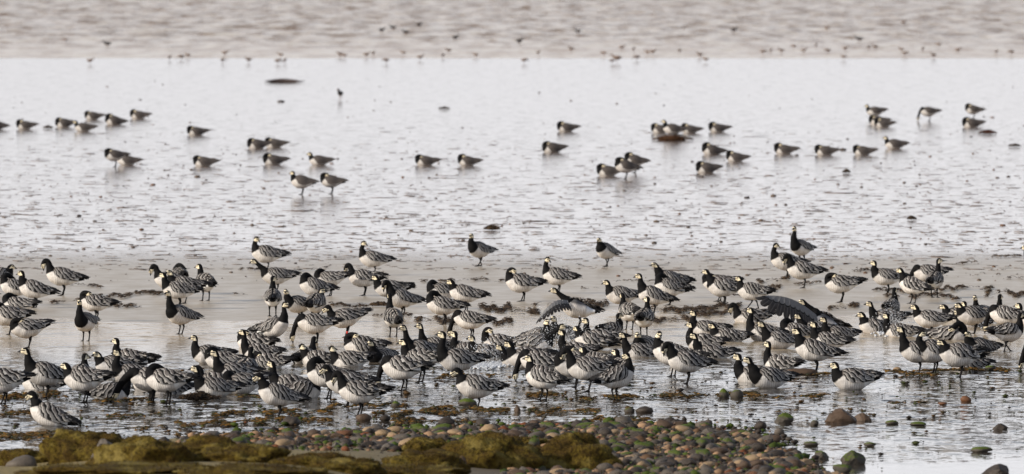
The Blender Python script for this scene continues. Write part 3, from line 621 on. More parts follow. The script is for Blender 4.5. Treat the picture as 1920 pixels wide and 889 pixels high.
    for sgn in (-1, 1):
        if spread and spread['side'] == sgn: continue
        V_, F_, W_ = [], [], []
        droop = rng.uniform(-12, 6); lift = rng.uniform(0, .012) * ruffle
        for lay in (1.0, .84):
            for i, (r, p) in enumerate(wk):
                u = i / (nw - 1)
                lo = (-34 if (far and stance == 'g') else -24 if far else -22 if stance == 'w' else -10) + droop * .5 + 30 * smooth(.45, 1, u) + 25 * (1 - smooth(0, .18, u))
                for j in range(NV):
                    v = j / (NV - 1); th = R(84 + (lo - 84) * v)
                    rw, rh = p[2] * fat, p[3] * fat
                    k = lay
                    if not far:
                        k *= 1 + ruffle * (.075 * noise.noise((u * 7 + seed, v * 4, sgn)) + .030 * (((u * 8.5 - v * 2.4) % 1.0) - .5) * smooth(.1, .3, u))
                    px_ = p[0] + (rng.uniform(-.026, .022) * ruffle if (not far and u > .5 and lay == 1) else 0) - .03 * v * u
                    q = Vector((px_, sgn * (math.cos(th) * rw * k + .002), p[1] + math.sin(th) * rh * k + lift * u + (rng.uniform(0, .010) * ruffle if (not far and u > .6) else 0)))
                    V_.append(rot(q)); W_.append((u, v, 0))
        n1 = nw * NV
        for i in range(nw - 1):
            for j in range(NV - 1):
                a = i * NV + j; f1 = (a, a + 1, a + NV + 1, a + NV); f2 = tuple(n1 + q for q in f1)
                F_.append(f1 if sgn > 0 else f1[::-1]); F_.append(f2[::-1] if sgn > 0 else f2)
        rim = [j for j in range(NV)] + [i * NV + NV - 1 for i in range(1, nw)] + [(nw - 1) * NV + j for j in range(NV - 2, -1, -1)] + [i * NV for i in range(nw - 2, 0, -1)]
        for a, b in zip(rim, rim[1:] + rim[:1]): F_.append((a, b, b + n1, a + n1))
        # separate primaries and tertials that make the rear edge ragged
        def blade(p0, p1, w0, u0):
            k = len(V_); p0, p1 = Vector(p0), Vector(p1); pm = p0.lerp(p1, .7)
            for pp, ww, tt in ((p0, w0, .004), (pm, w0 * .85, .003), (p1, w0 * .25, .0015)):
                for dy, dz in ((-ww, 0), (0, tt + ww * .35), (ww, 0), (0, -tt)): V_.append(rot((pp.x, pp.y + dy, pp.z + dz))); W_.append((u0, .3, 0))
            for a in (0, 4):
                for b in range(4): F_.append((k + a + b, k + a + (b + 1) % 4, k + a + 4 + (b + 1) % 4, k + a + 4 + b))
            F_.extend([(k + 3, k + 2, k + 1, k), (k + 8, k + 9, k + 10, k + 11)])
        for b in range(2 if far else 5):
            yy = sgn * (.012 + .009 * b); z1 = rng.uniform(-.012, .030) * (1 + .5 * (ruffle > 1))
            blade((-.17, yy, .025), (-.335 - rng.uniform(-.02, .035), yy * 1.1 + sgn * rng.uniform(-.008, .012), .022 + z1), .013, .9)
        if not far:
            for b in range(3 + 4 * (ruffle > 1)):
                xx = rng.uniform(-.20, -.08); yy = sgn * rng.uniform(.01, .045)
                blade((xx + .05, yy, .070 + (xx + .08) * .3), (xx - .055, yy * 1.15, .085 + (xx + .08) * .35 + rng.uniform(0, .014) * ruffle), .015, rng.choice((.9, .45, .52)))
            for b in range(2):                        # wing tip lifted off the flank
                blade((-.08, sgn * .085, -.02 - .01 * b), (-.22, sgn * .070, -.012 + rng.uniform(-.02, .01)), .012, .9)
        w = mk('wing', [tuple(v) for v in V_], F_, M_WINGF if far else M_WING, body); vattr(w.data, 'wc', W_)
    if not far:                                    # loose feathers: ragged tertials over the rump
        pass
    if spread:
        V_, F_, W_ = [], [], []; NA, NB = 88, 10; sg = spread['side']
        S = Vector(spread['root']); Tp = Vector(spread['tip']); CD = Vector(spread['chord'])
        for lay in (0, 1):
            for i in range(NA + 1):
                a = i / NA
                P = S.lerp(Tp, a) + Vector(spread['bow']) * math.sin(math.pi * a)
                feather = .72 + .28 * abs(math.sin(a * 11 * math.pi)) ** .5 + .06 * noise.noise((a * 9, 0, 0))
                ch = spread['len'] * (1 - .35 * a ** 2) * feather * (1 if a < .97 else .5)
                dirn = CD.lerp((Tp - S).normalized(), .75 * a ** 2.2).normalized()
                for j in range(NB + 1):
                    v = j / NB
                    camb = Vector((0, sg, 0)) * .05 * math.sin(math.pi * v * .7)
                    th = Vector((0, sg * .010 * (1 - v), 0)) if lay == 0 else Vector((0, -sg * .010 * (1 - v) - .002 * sg, 0))
                    V_.append(P + dirn * ch * v + camb + th); W_.append((a, v, 0))
        n1 = (NA + 1) * (NB + 1)
        for i in range(NA):
            for j in range(NB):
                a = i * (NB + 1) + j; f1 = (a, a + 1, a + NB + 2, a + NB + 1); F_.append(f1); F_.append(tuple(n1 + q for q in f1)[::-1])
        w = mk('wing', [tuple(v) for v in V_], F_, M_SPREAD, body); vattr(w.data, 'wc', W_)
        w['label'] = spread['label']
    # bill
    V_, F_ = [], []; NB = 6
    for i, (ds, ww, hh, du) in enumerate(((.042, .0125, .0155, -.004), (.060, .0100, .0115, -.006), (.075, .0075, .0070, -.010), (.084, .003, .003, -.013))):
        P = HC + D * ds + Uh * du
        for k in range(8):
            a = 2 * math.pi * k / 8; V_.append(tuple(P + Lh * (math.cos(a) * ww) + Uh * (math.sin(a) * hh)))
    for i in range(3):
        for k in range(8):
            a = i * 8 + k; b = i * 8 + (k + 1) % 8; F_.append((a, b, b + 8, a + 8))
    F_.append(tuple(range(8))[::-1]); F_.append(tuple(24 + k for k in range(8)))
    mk('bill', V_, F_, M_BILL, body)
    if not far:
        for sg in (-1, 1):
            e = HC + D * .010 + Lh * (sg * .0270) + Uh * .009
            V_ = [tuple(e + Vector(d) * .0045) for d in ((1, 0, 0), (-1, 0, 0), (0, 1, 0), (0, -1, 0), (0, 0, 1), (0, 0, -1))]
            mk('eye', V_, [(0, 2, 4), (2, 1, 4), (1, 3, 4), (3, 0, 4), (2, 0, 5), (1, 2, 5), (3, 1, 5), (0, 3, 5)], M_EYE, body)
    if ring:
        V_, F_ = [], []; tube(V_, F_, [(-.01, .042, -cz + .05), (-.01, .042, -cz + .085)], [.0125, .0125], 8)
        r_ = mk('leg_ring', V_, F_, M_RING, body); r_['label'] = 'red plastic leg ring'
    body.location = (x, y, z + cz * scale); body.rotation_euler = (0, 0, R(heading)); body.scale = (scale,) * 3
    tag(body, label, 'goose', group)
    return body
def copy_tree(o):
    c = o.copy(); C.objects.link(c)
    for ch in list(o.children):
        d = ch.copy(); C.objects.link(d); d.parent = c
    return c

SPREADS = {
 'bathing goose with one large dark wing spread out to the left': dict(side=1, root=(.13, .07, .10), tip=(.76, .22, .34), chord=(-.15, .12, -1), bow=(0, .02, .07), len=.30, label='large dark wing spread wide'),
 'goose drooping its pale wing forward above the main splash': dict(side=1, root=(.14, .08, .10), tip=(.52, .26, -.13), chord=(-.45, .05, -1), bow=(.0, .03, .09), len=.15, label='pale grey wing drooping forward'),
}
protos = {}
for i, ln in enumerate(GEESE.strip().split('\n')):
    px, py, hd, pose, stc, hy, tl, label = ln.split('|')
    px, py, hd, hy, tl = (float(v) for v in (px, py, hd, hy, tl))
    far = py < 400
    rng = random.Random(i * 13 + 5)
    x, y = unproj(px, py)
    sp = SPREADS.get(label)
    if not far and stc == 's' and py > 500: tl += rng.uniform(-4, 8)
    sc = rng.uniform(.96, 1.05) * (1.15 if 'large ' in label or 'tallest' in label else 1.09 if py > 690 else 1.03)
    grp = 'geese spread over the far mudflat' if far else 'geese of the near flock in the shallows'
    zz = -.022 if stc in 'sk' else (-.026 if far else -.02)
    if far and stc == 'g' and pose == 'slp':       # far sleepers: a few built once, then copied with their parts
        key = rng.randrange(5)
        if key in protos:
            o = copy_tree(protos[key]); o.location = (x, y, zz + .088 * sc); o.rotation_euler = (0, 0, R(hd + rng.uniform(-6, 6))); o.scale = (sc,) * 3
            tag(o, label, 'goose', grp)
        else:
            protos[key] = goose(x, y, zz, hd, pose, stc, rng.uniform(-15, 10), rng.uniform(-4, 7), label, sc, i, True, group=grp)
    else:
        ruf = 2.2 if any(w in label for w in ('ruffl', 'ragged', 'raised wing', 'shaggy', 'fluffed', 'bathing', 'splashing')) else 1.0
        goose(x, y, zz, hd + (rng.uniform(-22, 22) if py > 590 else rng.uniform(-10, 10)), pose, stc, hy + (rng.uniform(-14, 14) if not far else 0), tl, label, sc, i, far, sp, grp, 'red leg ring' in label, ruf)

# ---------------------------------------------------------------- stones
def stone_mat(name, c1, c2, moss=0.0, wet=.45):
    s = NT(name); tc = s.n('ShaderNodeTexCoord').outputs['Object']; rnd = s.n('ShaderNodeObjectInfo').outputs['Random']
    off = s.n('ShaderNodeVectorMath', operation='ADD'); s.put(off.inputs[0], tc); cb = s.n('ShaderNodeCombineXYZ'); s.put(cb.inputs[0], s.math('MULTIPLY', rnd, 40.0)); s.put(off.inputs[1], cb.outputs[0])
    a = s.noise(off.outputs[0], 5, 4, .6).outputs['Fac']; b = s.noise(off.outputs[0], 45, 3, .7).outputs['Fac']
    c = s.mix(a, c1, c2); c = s.mix(s.math('MULTIPLY', b, .35), c, tuple(v * .35 for v in c1))
    if moss > 0:
        g = s.n('ShaderNodeSeparateXYZ'); s.put(g.inputs[0], s.n('ShaderNodeNewGeometry').outputs['Normal'])
        m = s.step(1.10 - moss, s.math('ADD', s.math('MULTIPLY', g.outputs[2], .28), s.math('MULTIPLY', a, .62)), .06)
        c = s.mix(m, c, s.mix(b, (.032, .046, .005), (.12, .16, .014)))
    s.out('Base Color', c); s.out('Roughness', max(.6, wet)); s.out('Specular IOR Level', .28)
    bp = s.n('ShaderNodeBump'); bp.inputs['Distance'].default_value = .01; bp.inputs['Strength'].default_value = .5
    s.put(bp.inputs['Height'], b); s.put(s.b.inputs['Normal'], bp.outputs[0])
    return s.m
STONE = {
 'dark': stone_mat('stone_dark', (.030, .023, .018), (.085, .064, .048), .0, .38),
 'grey': stone_mat('stone_grey', (.075, .062, .050), (.17, .14, .11), .0, .5),
 'brown': stone_mat('stone_brown', (.060, .038, .024), (.145, .092, .058), .0, .5),
 'tan': stone_mat('stone_tan', (.27, .175, .095), (.44, .31, .18), .0, .6),
 'mossy': stone_mat('stone_mossy', (.045, .038, .030), (.12, .10, .075), .62, .7),
 'red': stone_mat('stone_red', (.12, .050, .022), (.21, .095, .045), .0, .5),
}
def stone_geo(seed, n=2, rough=.22, ang=0.0):
    import bmesh
    bm = bmesh.new(); bmesh.ops.create_icosphere(bm, subdivisions=n, radius=1.0)
    o = Vector((seed * 3.7, seed * 1.3, seed * .7))
    for v in bm.verts:
        d = 1 + rough * noise.noise(v.co * .9 + o) + rough * .45 * noise.noise(v.co * 2.3 + o)
        if ang:                                     # facets: clip against a few random planes
            rg = random.Random(seed)
            for _ in range(9):
                nrm = Vector((rg.uniform(-1, 1), rg.uniform(-1, 1), rg.uniform(-.2, 1))).normalized(); dd = rg.uniform(.55, .85)
                q = v.co.normalized().dot(nrm)
                if q > dd / d: d = min(d, dd / q)
            d += .05 * noise.noise(v.co * 4 + o)
        v.co = v.co.normalized() * d
    vs = [tuple(v.co) for v in bm.verts]; fs = [tuple(v.index for v in f.verts) for f in bm.faces]; bm.free()
    return vs, fs
def rock(px, py, w, h, mat, label, name='rock', seed=1, ang=0, lowz=None, dep=.8, cat='rock', group=None):
    x, y, z = on_ground(px, py); ppm = FPX / y; W, Hh = w / ppm / 2, h / ppm
    vs, fs = stone_geo(seed, 3 if w > 30 else 2, .28, ang)
    vs = [(v[0] * W, v[1] * W * dep, (v[2] + .25) * Hh / 1.25) for v in vs]
    o = mk(name, vs, fs, STONE[mat], sm=not ang, loc=(x, y, z))
    o.rotation_euler = (0, 0, random.uniform(-.3, .3))
    tag(o, label, cat, group); return o
ROCKS = [
 (1578, 790, 64, 26, 'brown', 'large angular brown rock rising from the stream at right', 3, 1),
 (1618, 787, 34, 14, 'brown', 'small reddish rock touching the right side of the large angular brown rock', 4, 1),
 (1596, 869, 58, 25, 'mossy', 'big dark boulder with green moss standing alone in calm water at right', 7, 1),
 (1871, 896, 74, 28, 'dark', 'pointed dark rock at the bottom right edge', 8, 1),
 (1876, 804, 30, 13, 'dark', 'small pyramid-shaped dark rock in calm water near the right edge', 9, 1),
 (1841, 846, 42, 8, 'mossy', 'low moss-covered rock barely above the water near the right edge', 10, 0),
 (1632, 835, 24, 6, 'mossy', 'tiny moss cap in calm water above the big lone boulder', 11, 0),
 (1674, 795, 24, 7, 'mossy', 'small mossy stone right of the reddish rock in the stream', 12, 0),
 (1722, 797, 32, 6, 'mossy', 'flat pair-like mossy stone in open stream, right half', 13, 0),
 (1812, 752, 22, 9, 'red', 'rust orange stone in the rippled stream near the right', 14, 0),
 (1768, 758, 16, 4, 'red', 'thin rust orange stone left of the rounder orange one', 15, 0),
 (1468, 791, 40, 17, 'mossy', 'green mossy rock left of the large angular brown rock', 16, 1),
 (1528, 797, 16, 9, 'mossy', 'small round mossy stone just below the large angular brown rock', 17, 0),
 (1357, 744, 22, 15, 'mossy', 'round green-topped stone on the weed line, right of centre', 18, 0),
 (1255, 799, 28, 17, 'dark', 'smooth egg-shaped dark stone at the edge of the pebbles', 19, 0),
 (1209, 773, 32, 11, 'dark', 'brown-topped flat stone in water above the pebble bank', 20, 0),
 (1180, 773, 20, 9, 'mossy', 'bright green stone next to the brown-topped flat stone', 21, 0),
 (682, 787, 30, 12, 'brown', 'smooth rounded brown stone at the feet of a preening goose', 22, 0),
 (742, 762, 20, 10, 'mossy', 'low green stone behind the weed line, left of the centre', 23, 0),
 (876, 758, 34, 11, 'mossy', 'weedy brown stone under the feet of the goose left of centre', 24, 0),
 (970, 771, 13, 13, 'brown', 'upright brown stone standing in the water near the centre', 25, 1),
 (1682, 695, 16, 7, 'tan', 'small tan stone behind the legs of the right front group', 26, 0),
 (1857, 693, 20, 8, 'mossy', 'green stone right of the big front goose of the right group', 27, 0),
 (1500, 701, 60, 11, 'brown', 'flat brown rock slab under the standing goose right of centre', 28, 0),
 (1382, 745, 24, 14, 'mossy', 'dark wet mossy stone in the stream below the large swimming goose', 29, 0),
 (305, 841, 32, 19, 'dark', 'dark round boulder at the water edge behind the left moss hummocks', 30, 0),
 (258, 825, 12, 7, 'dark', 'small dark stone in calm water behind the left moss hummocks', 31, 0),
 (30, 797, 13, 4, 'dark', 'tiny dark stone in calm water below the nearest left goose', 32, 0),
 (535, 839, 44, 19, 'dark', 'broad dark boulder at the left end of the pebble bank', 33, 0),
 (650, 820, 20, 15, 'dark', 'dark upright boulder at the water edge, left of centre', 34, 0),
 (702, 815, 14, 10, 'dark', 'dark little stone standing in water right of the dark upright boulder', 35, 1),
 (825, 818, 30, 11, 'mossy', 'bright green dome-shaped stone at the edge of the pebble bank', 36, 0),
 (748, 812, 26, 8, 'grey', 'flat grey stone in water at the edge of the pebble bank', 37, 0),
 (972, 812, 40, 15, 'dark', 'grey-black slab at the water edge near the centre', 38, 1),
 (1540, 858, 36, 13, 'mossy', 'mossy rock with a bare pale top at the right end of the pebbles', 39, 1),
 (1520, 835, 30, 8, 'mossy', 'low grey-green stone in shallow water above the right end of the pebbles', 40, 0),
]
for i, (px, py, w, h, mt, lab, sd_, ang) in enumerate(ROCKS): rock(px, py, w, h, mt, lab, 'rock' if w > 30 else 'stone', sd_, ang, cat='rock' if w > 30 else 'stone')

# cobbles of the bank: the 300 that show largest are things, the rest one 'stuff' object
rg = random.Random(11)
spots = []
tries = 0
while len(spots) < 10500 and tries < 120000:
    tries += 1
    px = rg.uniform(330, 1640); 
    py = rg.uniform(785, 905)
    x, y, z = on_ground(px, py)
    t = shore(x) - y
    if t < 0:
        if t < -4.0 or rg.random() > (.20 if px > 1330 else .07) * math.exp(t * .55): continue
    elif t < 1.6 and rg.random() > .22 + .45 * t: continue
    if py > 848 and px < 1130 and not (px > 940 and py > 884): continue
    spots.append((x, y + rg.uniform(-.25, .25), z, t, px, py))
KINDS = ['dark'] * 9 + ['grey'] * 8 + ['brown'] * 6 + ['tan'] * 6 + ['mossy'] * 8 + ['red']
LAB = {'dark': 'smooth dark wet cobble on the foreground pebble bank', 'grey': 'grey rounded cobble on the foreground pebble bank',
       'brown': 'brown rounded cobble on the foreground pebble bank', 'tan': 'pale tan cobble on the foreground pebble bank',
       'mossy': 'green moss-capped cobble on the foreground pebble bank', 'red': 'rusty red cobble on the foreground pebble bank'}
items = []
for (x, y, z, t, px, py) in spots:
    sz = min(.10, max(.012, rg.lognormvariate(math.log(.024), .66)))
    k = rg.choice(KINDS)
    if t < .6 and rg.random() < .5: k = rg.choice(['mossy', 'dark'])
    items.append((sz * FPX / y, x, y, z, sz, k))
items.sort(key=lambda q: -q[0])
protoC = {}
for kk, (vis, x, y, z, sz, k) in enumerate(items[:290]):
    v_ = rg.randrange(4)
    if (k, v_) not in protoC:
        vs, fs = stone_geo(60 + v_ * 7 + KINDS.index(k), 2, .45, v_ % 2)
        o = mk('cobble', vs, fs, STONE[k], sm=not v_ % 2); protoC[(k, v_)] = o
    else:
        o = protoC[(k, v_)].copy(); C.objects.link(o)
    o.scale = (sz, sz * rg.uniform(.55, .95), sz * rg.uniform(.38, .65)); o.rotation_euler = (rg.uniform(-.25, .25), rg.uniform(-.25, .25), rg.uniform(0, 6.3))
    o.location = (x, y, z + sz * .28)
    tag(o, LAB[k], 'cobble', k + ' cobbles of the foreground bank')
CC = {'dark': (.05, .038, .030), 'grey': (.12, .098, .078), 'brown': (.12, .068, .036), 'tan': (.34, .21, .12), 'mossy': (.06, .085, .010), 'red': (.22, .075, .03)}
def colmat(name, rough=.6):
    s = NT(name); a = s.attr('pc').outputs['Color']; pos = s.n('ShaderNodeNewGeometry').outputs['Position']
    nz = s.noise(pos, 40, 3, .6).outputs['Fac']
    dk = s.n('ShaderNodeVectorMath', operation='SCALE'); s.put(dk.inputs[0], a); dk.inputs[3].default_value = .55
    s.out('Base Color', s.mix(nz, dk.outputs[0], a)); s.out('Roughness', rough); s.out('Specular IOR Level', .2 if rough > .7 else .5); return s.m
def merged(name, geos, mat, sm=True):
    V_, F_, Cc = [], [], []
    for vs, fs, loc, rz, sc, col in geos:
        b = len(V_); c, s_ = math.cos(rz), math.sin(rz)
        for v in vs:
            a, d, e = v[0] * sc[0], v[1] * sc[1], v[2] * sc[2]
            V_.append((loc[0] + a * c - d * s_, loc[1] + a * s_ + d * c, loc[2] + e)); Cc.append(col)
        F_ += [tuple(b + q for q in f) for f in fs]
    o = mk(name, V_, F_, mat, sm=sm); cattr(o.data, 'pc', Cc); return o
M_PEB = colmat('pebble_mix', .72)
geos = []
base = [stone_geo(200 + i, 1, .5, i % 2) for i in range(8)]
for (vis, x, y, z, sz, k) in items[290:]:
    c = CC[k]; j = rg.uniform(.7, 1.3)
    geos.append((*base[rg.randrange(8)], (x, y, z + sz * .2), rg.uniform(0, 6), (sz, sz * .8, sz * rg.uniform(.4, .7)), tuple(q * j for q in c)))
tag(merged('pebbles', geos, M_PEB), kind='stuff')

# scattered crumbs of weed, grit and broken stone among the shallows
geos = []
for _ in range(5200):
    px = rg.uniform(-10, 1935); py = rg.uniform(690, 880)
    if noise.noise((px * .010, py * .05, 2)) < rg.uniform(-.5, .5): continue
    if px > 1400 and py > 790 and rg.random() < .85: continue
    x, y, z = on_ground(px, py); sz = min(.03, rg.lognormvariate(math.log(.009), .5))
    c = rg.choice([(.035, .028, .022), (.06, .045, .02), (.05, .06, .015), (.10, .055, .02)])
    geos.append((*base[rg.randrange(8)], (x, y, z + sz * .1), rg.uniform(0, 6), (sz * rg.uniform(1, 2.2), sz * 1.4, sz * .7), c))
tag(merged('grit', geos, M_PEB), kind='stuff')

# ---------------------------------------------------------------- moss hummocks
def moss_mat():
    s = NT('brown_moss'); pos = s.n('ShaderNodeNewGeometry').outputs['Position']
    a = s.noise(pos, 3.2, 4, .6).outputs['Fac']; b = s.noise(pos, 26, 4, .75).outputs['Fac']
    c = s.mix(s.step(.5, a, .16), (.080, .048, .008), (.165, .120, .017))
    c = s.mix(s.step(.52, b, .14), c, (.040, .024, .006))
    c = s.mix(s.math('MULTIPLY', s.step(.60, a, .06), .7), c, (.26, .20, .06))
    s.out('Base Color', c); s.out('Roughness', .9); s.out('Specular IOR Level', .15)
    bp = s.n('ShaderNodeBump'); bp.inputs['Distance'].default_value = .05; bp.inputs['Strength'].default_value = .9
    s.put(bp.inputs['Height'], b); s.put(s.b.inputs['Normal'], bp.outputs[0]); return s.m
M_MOSS = moss_mat()
def hummock(px, py, w, h, label, seed, ymid=None):
    """px = centre, py = base row, w,h in photo px"""
    x, y, z = on_ground(px, py)
    ppm = FPX / y; W, Hh = w / ppm / 2, h / ppm
    vs, fs = stone_geo(seed, 5, .30)
    out = []; o = Vector((seed, 2 * seed, 0))
    for v in vs:
        q = Vector(v); q = Vector((q.x, q.y, max(-.999, q.z) if q.z > 0 else q.z * .5))
        q.z = (abs(q.z) ** .72) * (1 if q.z > 0 else -1); n1 = noise.noise(q * 2.4 + o) * .26 + noise.noise(q * 8 + o) * .08 + noise.noise(q * 20 + o) * .028
        q *= 1 + n1
        out.append((q.x * W, q.y * W * .75, q.z * Hh))
    # tufts: many small blades standing on the surface
    rg2 = random.Random(seed); V_, F_ = list(out), list(fs)
    for _ in range(int(2600 * min(1.4, W))):
        f = fs[rg2.randrange(len(fs))]; a, b_, c_ = (Vector(out[q]) for q in f[:3])
        p = (a + b_ + c_) / 3
        if p.z < .02: continue
        n_ = (b_ - a).cross(c_ - a).normalized()
        L_ = rg2.uniform(.010, .030); d = (n_ + Vector((rg2.uniform(-.6, .6), rg2.uniform(-.6, .6), rg2.uniform(-.1, .7)))).normalized()
        sdv = d.cross(Vector((rg2.uniform(-1, 1), rg2.uniform(-1, 1), .3))).normalized() * rg2.uniform(.003, .008)
        k = len(V_); V_ += [tuple(p - sdv), tuple(p + sdv), tuple(p + d * L_)]; F_.append((k, k + 1, k + 2))
    ob = mk('moss_hummock', V_, F_, M_MOSS, loc=(x, y, z)); ob.rotation_euler = (0, 0, rg2.uniform(-.2, .2))
    tag(ob, label, 'moss hummock', 'moss hummocks of the foreground'); return ob
HUM = [
 (55, 874, 130, 26, 'low smooth moss hummock at the far left edge'),
 (165, 868, 150, 46, 'highest moss hummock at left, dark brown under its top'),
 (268, 877, 190, 42, 'wide moss hummock right of the pale left rock'),
 (395, 862, 160, 34, 'moss hummock with an uneven reddish top behind a greener one'),
 (455, 872, 175, 33, 'rounded green-brown moss hummock left of the pebbles'),
 (590, 880, 150, 24, 'low moss hummock in front of the pebble bank, left of centre'),
 (650, 890, 130, 24, 'flat mossy swelling at the bottom, left of centre'),
 (800, 884, 170, 34, 'moss hummock at the bottom in front of the tall central one'),
 (795, 850, 90, 28, 'small moss hummock joined to the left of the tall central one'),
 (915, 878, 180, 52, 'tall central moss hummock with shaggy overhanging side'),
 (970, 838, 90, 18, 'small moss cap behind the tall central hummock'),
 (1075, 879, 160, 48, 'right-hand moss hummock with dark shaggy side facing the pebbles'),
 (750, 896, 200, 22, 'lowest bright moss hummock at the bottom edge near the centre'),
 (480, 900, 260, 22, 'long pale mossy ridge at the bottom edge, left half'),
 (230, 900, 320, 22, 'long tan mossy ridge at the bottom edge, far left'),
]
for i, (px, py, w, h, lab) in enumerate(HUM): hummock(px, py, w * (1.03 if h > 23 else 1.15), h * (1.22 if h > 40 else 1.0), lab, 31 + i)
rock(192, 874, 62, 44, 'grey', 'pale grey rock leaning among the left moss hummocks', 'rock', 77, 1, cat='rock')
rock(40, 879, 60, 20, 'grey', 'dull grey rock below the far left moss hummock', 'rock', 78, 0, cat='rock')
rock(1045, 892, 30, 20, 'brown', 'smooth brown boulder at the bottom edge below the right moss hummock', 'stone', 79, 0, cat='stone')
rock(866, 876, 20, 20, 'brown', 'brown stone leaning on the tall central moss hummock', 'stone', 80, 0, cat='stone')

# ---------------------------------------------------------------- seaweed
M_WEED = colmat('seaweed_mix', .85)
def leaf(rng):                                      # a curled strap with thickness
    L_, w, t = rng.uniform(.03, .09), rng.uniform(.006, .018), .003
    up = rng.uniform(0, .30); vs = []
    for i in range(4):
        a = i / 3; xx = L_ * (a - .5); zz = L_ * up * math.sin(a * 2.6) + .004 * rng.random(); ww = w * (1 - .5 * a)
        vs += [(xx, -ww, zz), (xx, ww, zz), (xx, ww, zz - t), (xx, -ww, zz - t)]
    fs = []
    for i in range(3):
        b = i * 4
        for k in range(4): fs.append((b + k, b + (k + 1) % 4, b + 4 + (k + 1) % 4, b + 4 + k))
    fs += [(3, 2, 1, 0), (12, 13, 14, 15)]; return vs, fs
lrng = random.Random(5); LEAVES = [leaf(lrng) for _ in range(24)]
def weed_geo(x0, y0, x1, y1, th, n, cols, rng, hgt=.03, size=1.0):
    g = []
    for _ in range(int(n * .62)):
        t = rng.random(); wob = noise.noise((t * 9 + x0 * .01, y0 * .01, 0)) * 1.6
        dens = noise.noise((t * (x1 - x0) * .020 + x0, y0, 4.0)) + .10
        if dens < .02 and rng.random() < .9: continue
        px = x0 + (x1 - x0) * t; py = y0 + (y1 - y0) * t + (rng.gauss(0, .42) + wob * 1.4) * th * .7
        x, y, z = on_ground(px, py); c = rng.choice(cols); j = rng.uniform(.6, 1.4); s_ = size * rng.uniform(.7, 1.5)
        g.append((*LEAVES[rng.randrange(24)], (x, y, z + abs(rng.gauss(0, hgt)) * .8 * max(0, dens)), rng.uniform(0, 6.3), (s_ * 1.1, s_ * 1.3, s_ * .75), tuple(q * j for q in c)))
    return g
DARKW = [(.055, .035, .022), (.085, .055, .035), (.035, .025, .018), (.12, .075, .04)]
RUST = [(.17, .085, .018), (.10, .055, .018), (.06, .045, .02), (.24, .12, .02), (.05, .055, .02)]
wr = random.Random(21); g = []
for (x0, y0, x1, y1, th, n) in [
 (120, 531, 190, 537, 3, 260), (95, 566, 300, 548, 5, 900), (190, 571, 265, 576, 4, 350), (255, 548, 330, 552, 4, 300), (440, 552, 470, 553, 2, 90),
 (450, 503, 545, 510, 3, 260), (560, 507, 620, 500, 2, 120), (555, 567, 580, 572, 3, 80), (620, 571, 690, 576, 4, 260), (700, 592, 770, 590, 3, 200),
 (790, 527, 945, 524, 4, 420), (900, 578, 1010, 583, 9, 1500), (780, 600, 960, 603, 8, 1500), (1000, 570, 1125, 572, 6, 700), (1090, 566, 1140, 570, 6, 400),
 (1200, 583, 1390, 573, 8, 1700), (1190, 600, 1300, 598, 6, 1100), (1300, 590, 1390, 583, 5, 700), (1420, 528, 1480, 523, 5, 420), (1430, 540, 1465, 540, 5, 240),
 (1490, 531, 1540, 530, 3, 120), (1555, 576, 1610, 573, 5, 560), (1600, 507, 1640, 507, 3, 110), (1640, 541, 1700, 547, 3, 260), (1660, 552, 1800, 556, 5, 600),
 (1760, 541, 1860, 538, 4, 600), (1850, 552, 1925, 548, 6, 800), (1860, 480, 1915, 480, 2.5, 160), (1795, 494, 1830, 493, 2, 60), (1830, 515, 1875, 514, 2, 60), (1890, 522, 1920, 520, 3, 130),
 (1090, 541, 1125, 540, 3, 110), (1370, 552, 1410, 553, 3, 90), (990, 497, 1100, 498, 2, 60), (1160, 527, 1260, 527, 2, 60)]:
    g += weed_geo(x0, y0, x1, y1, th, n, DARKW, wr, .018, .9)
tag(merged('wrack', g, M_WEED), kind='stuff')
g = []
for (x0, y0, x1, y1, th, n) in [
 (400, 777, 620, 770, 4, 900), (200, 782, 300, 779, 3, 200), (330, 798, 500, 790, 5, 700), (330, 820, 480, 813, 5, 900), (440, 818, 560, 810, 6, 700), (0, 778, 60, 774, 4, 200),
 (0, 824, 95, 812, 6, 700), (0, 815, 60, 820, 4, 260), (0, 850, 20, 848, 4, 80), (100, 812, 140, 810, 3, 110), (255, 805, 310, 802, 3, 110), (480, 788, 560, 785, 4, 400), (480, 815, 520, 812, 4, 160),
 (620, 763, 760, 759, 3, 500), (700, 778, 960, 768, 5, 1500), (740, 792, 820, 790, 5, 360), (830, 793, 900, 792, 3, 150), (560, 790, 620, 788, 3, 120), (800, 766, 950, 768, 4, 700),
 (990, 741, 1060, 738, 4, 360), (1090, 747, 1260, 742, 4, 900), (1250, 744, 1420, 736, 4, 650), (990, 773, 1130, 769, 5, 600), (1060, 790, 1260, 788, 5, 700), (1400, 745, 1440, 742, 3, 70),
 (1455, 745, 1550, 743, 2.5, 260), (1460, 770, 1500, 766, 3, 90), (1670, 756, 1735, 756, 2.5, 120), (1690, 697, 1925, 692, 3, 1100), (1700, 702, 1760, 704, 3, 160), (1580, 696, 1700, 697, 3, 200),
 (1500, 702, 1580, 703, 3, 220), (820, 708, 930, 704, 3, 360), (180, 752, 320, 752, 3, 260), (0, 741, 125, 743, 6, 900), (400, 745, 500, 742, 3, 200)]:
    g += weed_geo(x0, y0, x1, y1, th, int(n * 1.3), RUST, wr, .022, 1.0)
tag(merged('seaweed', g, M_WEED), kind='stuff')
